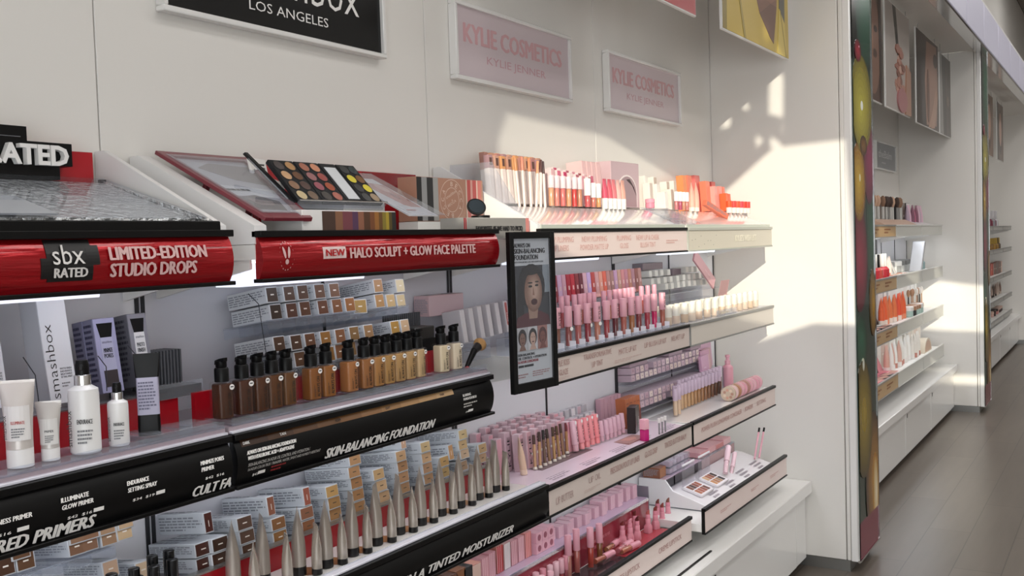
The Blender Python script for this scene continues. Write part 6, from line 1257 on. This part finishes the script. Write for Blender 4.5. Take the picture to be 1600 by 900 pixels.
def rowf(kind, desc, where, y0, y1, n, X, z, cs1, cs2, s=1., jit=.01, rz=0.):
    for i in range(n):
        y = y0+(y1-y0)*i/max(1, n-1)
        small(kind, '%s %s, %s from the near end %s' % (desc, {'bottle': 'bottle', 'jar': 'jar', 'tube': 'tube', 'brush': 'brush', 'palette': 'palette', 'carton': 'carton'}[kind], nth(i), where), (X+rd.uniform(-jit, jit), y, z+.0005), rd.choice(cs1), rd.choice(cs2), s, rz+rd.uniform(-.2, .2), '%s %ss %s' % (desc, kind, where))
T = 'on the top middle bay shelf'
rowf('carton', 'black and white', T, 7.42, 8.6, 9, .118, 1.55, ['#dcdad6', '#2a2a2c', '#c9c5c0'], ['#2a2a2c', '#e3e0dc', '#8a7d74'], 2.3)
rowf('brush', 'silver handled', T, 7.0, 7.95, 15, .20, 1.55, ['#c9c8c4', '#8d8c8a'], ['#4a3a34', '#8d6d58', '#c9a58c'], 1.6)
t = thing('display_tray', 'tan printed tray under the silver brushes in the middle bay', 'tray', (.225, 6.9, 1.5505)); obj('tray', MB().prism([(0, 0), (.1, 0), (.1, .02), (0, .07)], 1, 0, 1.15, mat('#c9a894', .35)), t); obj('front_edge', MB().box(.1, .108, 0, 1.15, 0, .022, mat('#b9b8b4', .3)), t)
t = thing('display_tray', 'pale sloping tray at the far end of the top middle bay shelf', 'tray', (.19, 8.07, 1.5505)); obj('tray', MB().prism([(0, 0), (.14, 0), (.14, .02), (0, .06)], 1, 0, .82, mat('#d9d4d8', .3)), t); obj('front_edge', MB().box(.14, .148, 0, .82, 0, .022, mat('#b9b8b4', .3)), t)
rowf('tube', 'pink and lilac', T, 8.3, 8.8, 8, .2, 1.55, ['#d94f86', '#d9b3c4', '#b5a0b0', '#8a5a6c', '#efe6ea'], ['#4a3a40', '#efe9ec'], 1.45)
T = 'on the second middle bay shelf'
rowf('bottle', 'red polish', T, 6.58, 6.98, 6, .28, 1.215, ['#d93a44', '#e2574a', '#c92a3a'], ['#1d1c1e', '#efeeec'], 1.7)
rowf('jar', 'white and clear', T, 7.3, 8.6, 11, .125, 1.215, ['#dcdcd8', '#c9cac8', '#9a9a98'], ['#efeeea', '#8d8d8c'], 1.7)
rowf('palette', 'pale shimmering', T, 7.25, 7.65, 3, .28, 1.215, ['#d9cfc6', '#cfc9c4'], ['#c9775c', '#c9a58c', '#b59a7c'], 1.0)
rowf('tube', 'coral and white', T, 6.85, 7.4, 7, .24, 1.215, ['#efe6e0', '#e2866e', '#efd9d0'], ['#efe9e4', '#e06a54'], 1.1)
rowf('bottle', 'grey and clear', T, 8.4, 8.8, 5, .22, 1.215, ['#b9c4c4', '#8da4a4', '#dfe4e2'], ['#2f3a3a', '#dfe2e0'], 1.4)
t = thing('tilted_panel', 'long grey panel tilted across the second middle bay shelf', 'panel', (.29, 8.12, 1.2155), (math.radians(-38), 0, 0)); obj('panel', MB().box(-.06, .03, 0, .03, 0, .30, mat('#a9a9ac', .3), .002), t); obj('panel_face', MB().box(-.055, .025, -.002, 0, .01, .29, mat('#d9dadd', .2)), t)
spawn('standing_sign', 'dark grey panel standing at the back of the second middle bay shelf', 'panel', None, (.07, 7.2, 1.2155), (0,0,0), [('panel', MB().box(0, .008, 0, .55, .1, .26, mat('#3f3d44', .4), .001).mesh('panel')), ('foot', MB().box(-.004, .012, .1, .45, 0, .0995, mat('#55535a', .4)).mesh('foot'))])
T = 'on the third middle bay shelf'
rowf('carton', 'white', T, 7.45, 8.8, 10, .112, .89, ['#e6e4e0', '#dad8d4'], ['#efeeea', '#e6e2dc'], 2.3, .002)
rowf('palette', 'black dotted', T, 6.68, 7.0, 3, .26, .89, ['#1d1c1e'], ['#d9d6d0', '#b9b6b2'], .9)
rowf('tube', 'orange', T, 7.05, 7.8, 10, .25, .89, ['#e8673e', '#e27a4c', '#e5583a'], ['#e8906c', '#efe0d4'], 1.5)
rowf('jar', 'teal and white', T, 7.85, 8.3, 6, .26, .89, ['#a9c4bc', '#dfe0dc', '#3a3c3c'], ['#efeeea', '#b58a6c'], 1.5)
rowf('brush', 'slim tan', T, 8.3, 8.82, 7, .2, .89, ['#c9a58c', '#efeae4', '#4a423e'], ['#b58a6c', '#efe6dc'], 1.2)
T = 'on the lowest middle bay shelf'
rowf('palette', 'pink and black', T, 6.65, 7.1, 4, .27, .56, ['#2a2629', '#d98a94'], ['#d9838c', '#c96a78'], 1.1)
rowf('carton', 'cream', T, 7.3, 8.8, 12, .13, .56, ['#efeae0', '#e6e0d4'], ['#f3efe6', '#e2d6c9', '#d9c3b4'], 2.1)
rowf('tube', 'white and rose', T, 7.15, 8.25, 14, .26, .56, ['#efe9e0', '#e0b4a4', '#f3f0ea'], ['#efe9e4', '#c98a7c'], 1.45)
t = thing('gift_tin', 'rounded tan gift tin at the far end of the lowest middle bay shelf', 'tin', (.25, 8.5, .5605)); obj('tin', MB().prism([(.16*math.cos(a), .11*math.sin(a)) for a in [math.pi*k/12 for k in range(13)]], 0, -.08, .05, mat('#d9cdb9', .35)), t); obj('front_print', MB().prism([(.13*math.cos(a), .01+.085*math.sin(a)) for a in [math.pi*k/12 for k in range(13)]], 0, .05, .0508, mat('#c9a58a', .4)), t)
FZ = [1.54, 1.27, .96, .68, .455]
T = 'on the top far bay shelf'
rowf('bottle', 'grey and maroon', T, 13.3, 13.85, 6, .22, FZ[0], ['#8d8a90', '#6d3040', '#b9b6ba'], ['#3a383c', '#c9c6c9'], 2.1)
spawn('makeup_palette', 'black open palette standing on the top far bay shelf', 'palette', None, (.25, 14.2, FZ[0]+.0005), (0,0,0), [('case', MB().box(-.06, .06, -.12, .12, 0, .02, BLACK, .002).mesh('case')), ('lid', MB().prism([(-.06, .02), (-.05, .02), (-.11, .14), (-.12, .14)], 1, -.12, .12, BLACK).mesh('lid'))])
rowf('bottle', 'gold', 'on the second far bay shelf', 13.35, 14.35, 9, .22, FZ[1], ['#a8823c', '#8d6a34', '#5a4630'], ['#c9a54a', '#2f2a26'], 1.4)
rowf('carton', 'red and tan', 'on the third far bay shelf', 13.3, 14.35, 9, .22, FZ[2], ['#b5544a', '#c9a08c', '#8d7d74'], ['#c96a5c', '#d9b9a8', '#6d5a50'], 1.6)
rowf('tube', 'brown and grey', 'on the fourth far bay shelf', 13.3, 14.35, 9, .22, FZ[3], ['#8d7468', '#b9a498', '#5a4a44'], ['#3a302c', '#c9b9ac'], 1.2)
rowf('jar', 'rose and dark', 'on the lowest far bay shelf', 13.3, 14.35, 8, .22, FZ[4], ['#c98a84', '#4a3a38', '#d9b0a4'], ['#e2c3b4', '#3a2c2a'], 1.3)
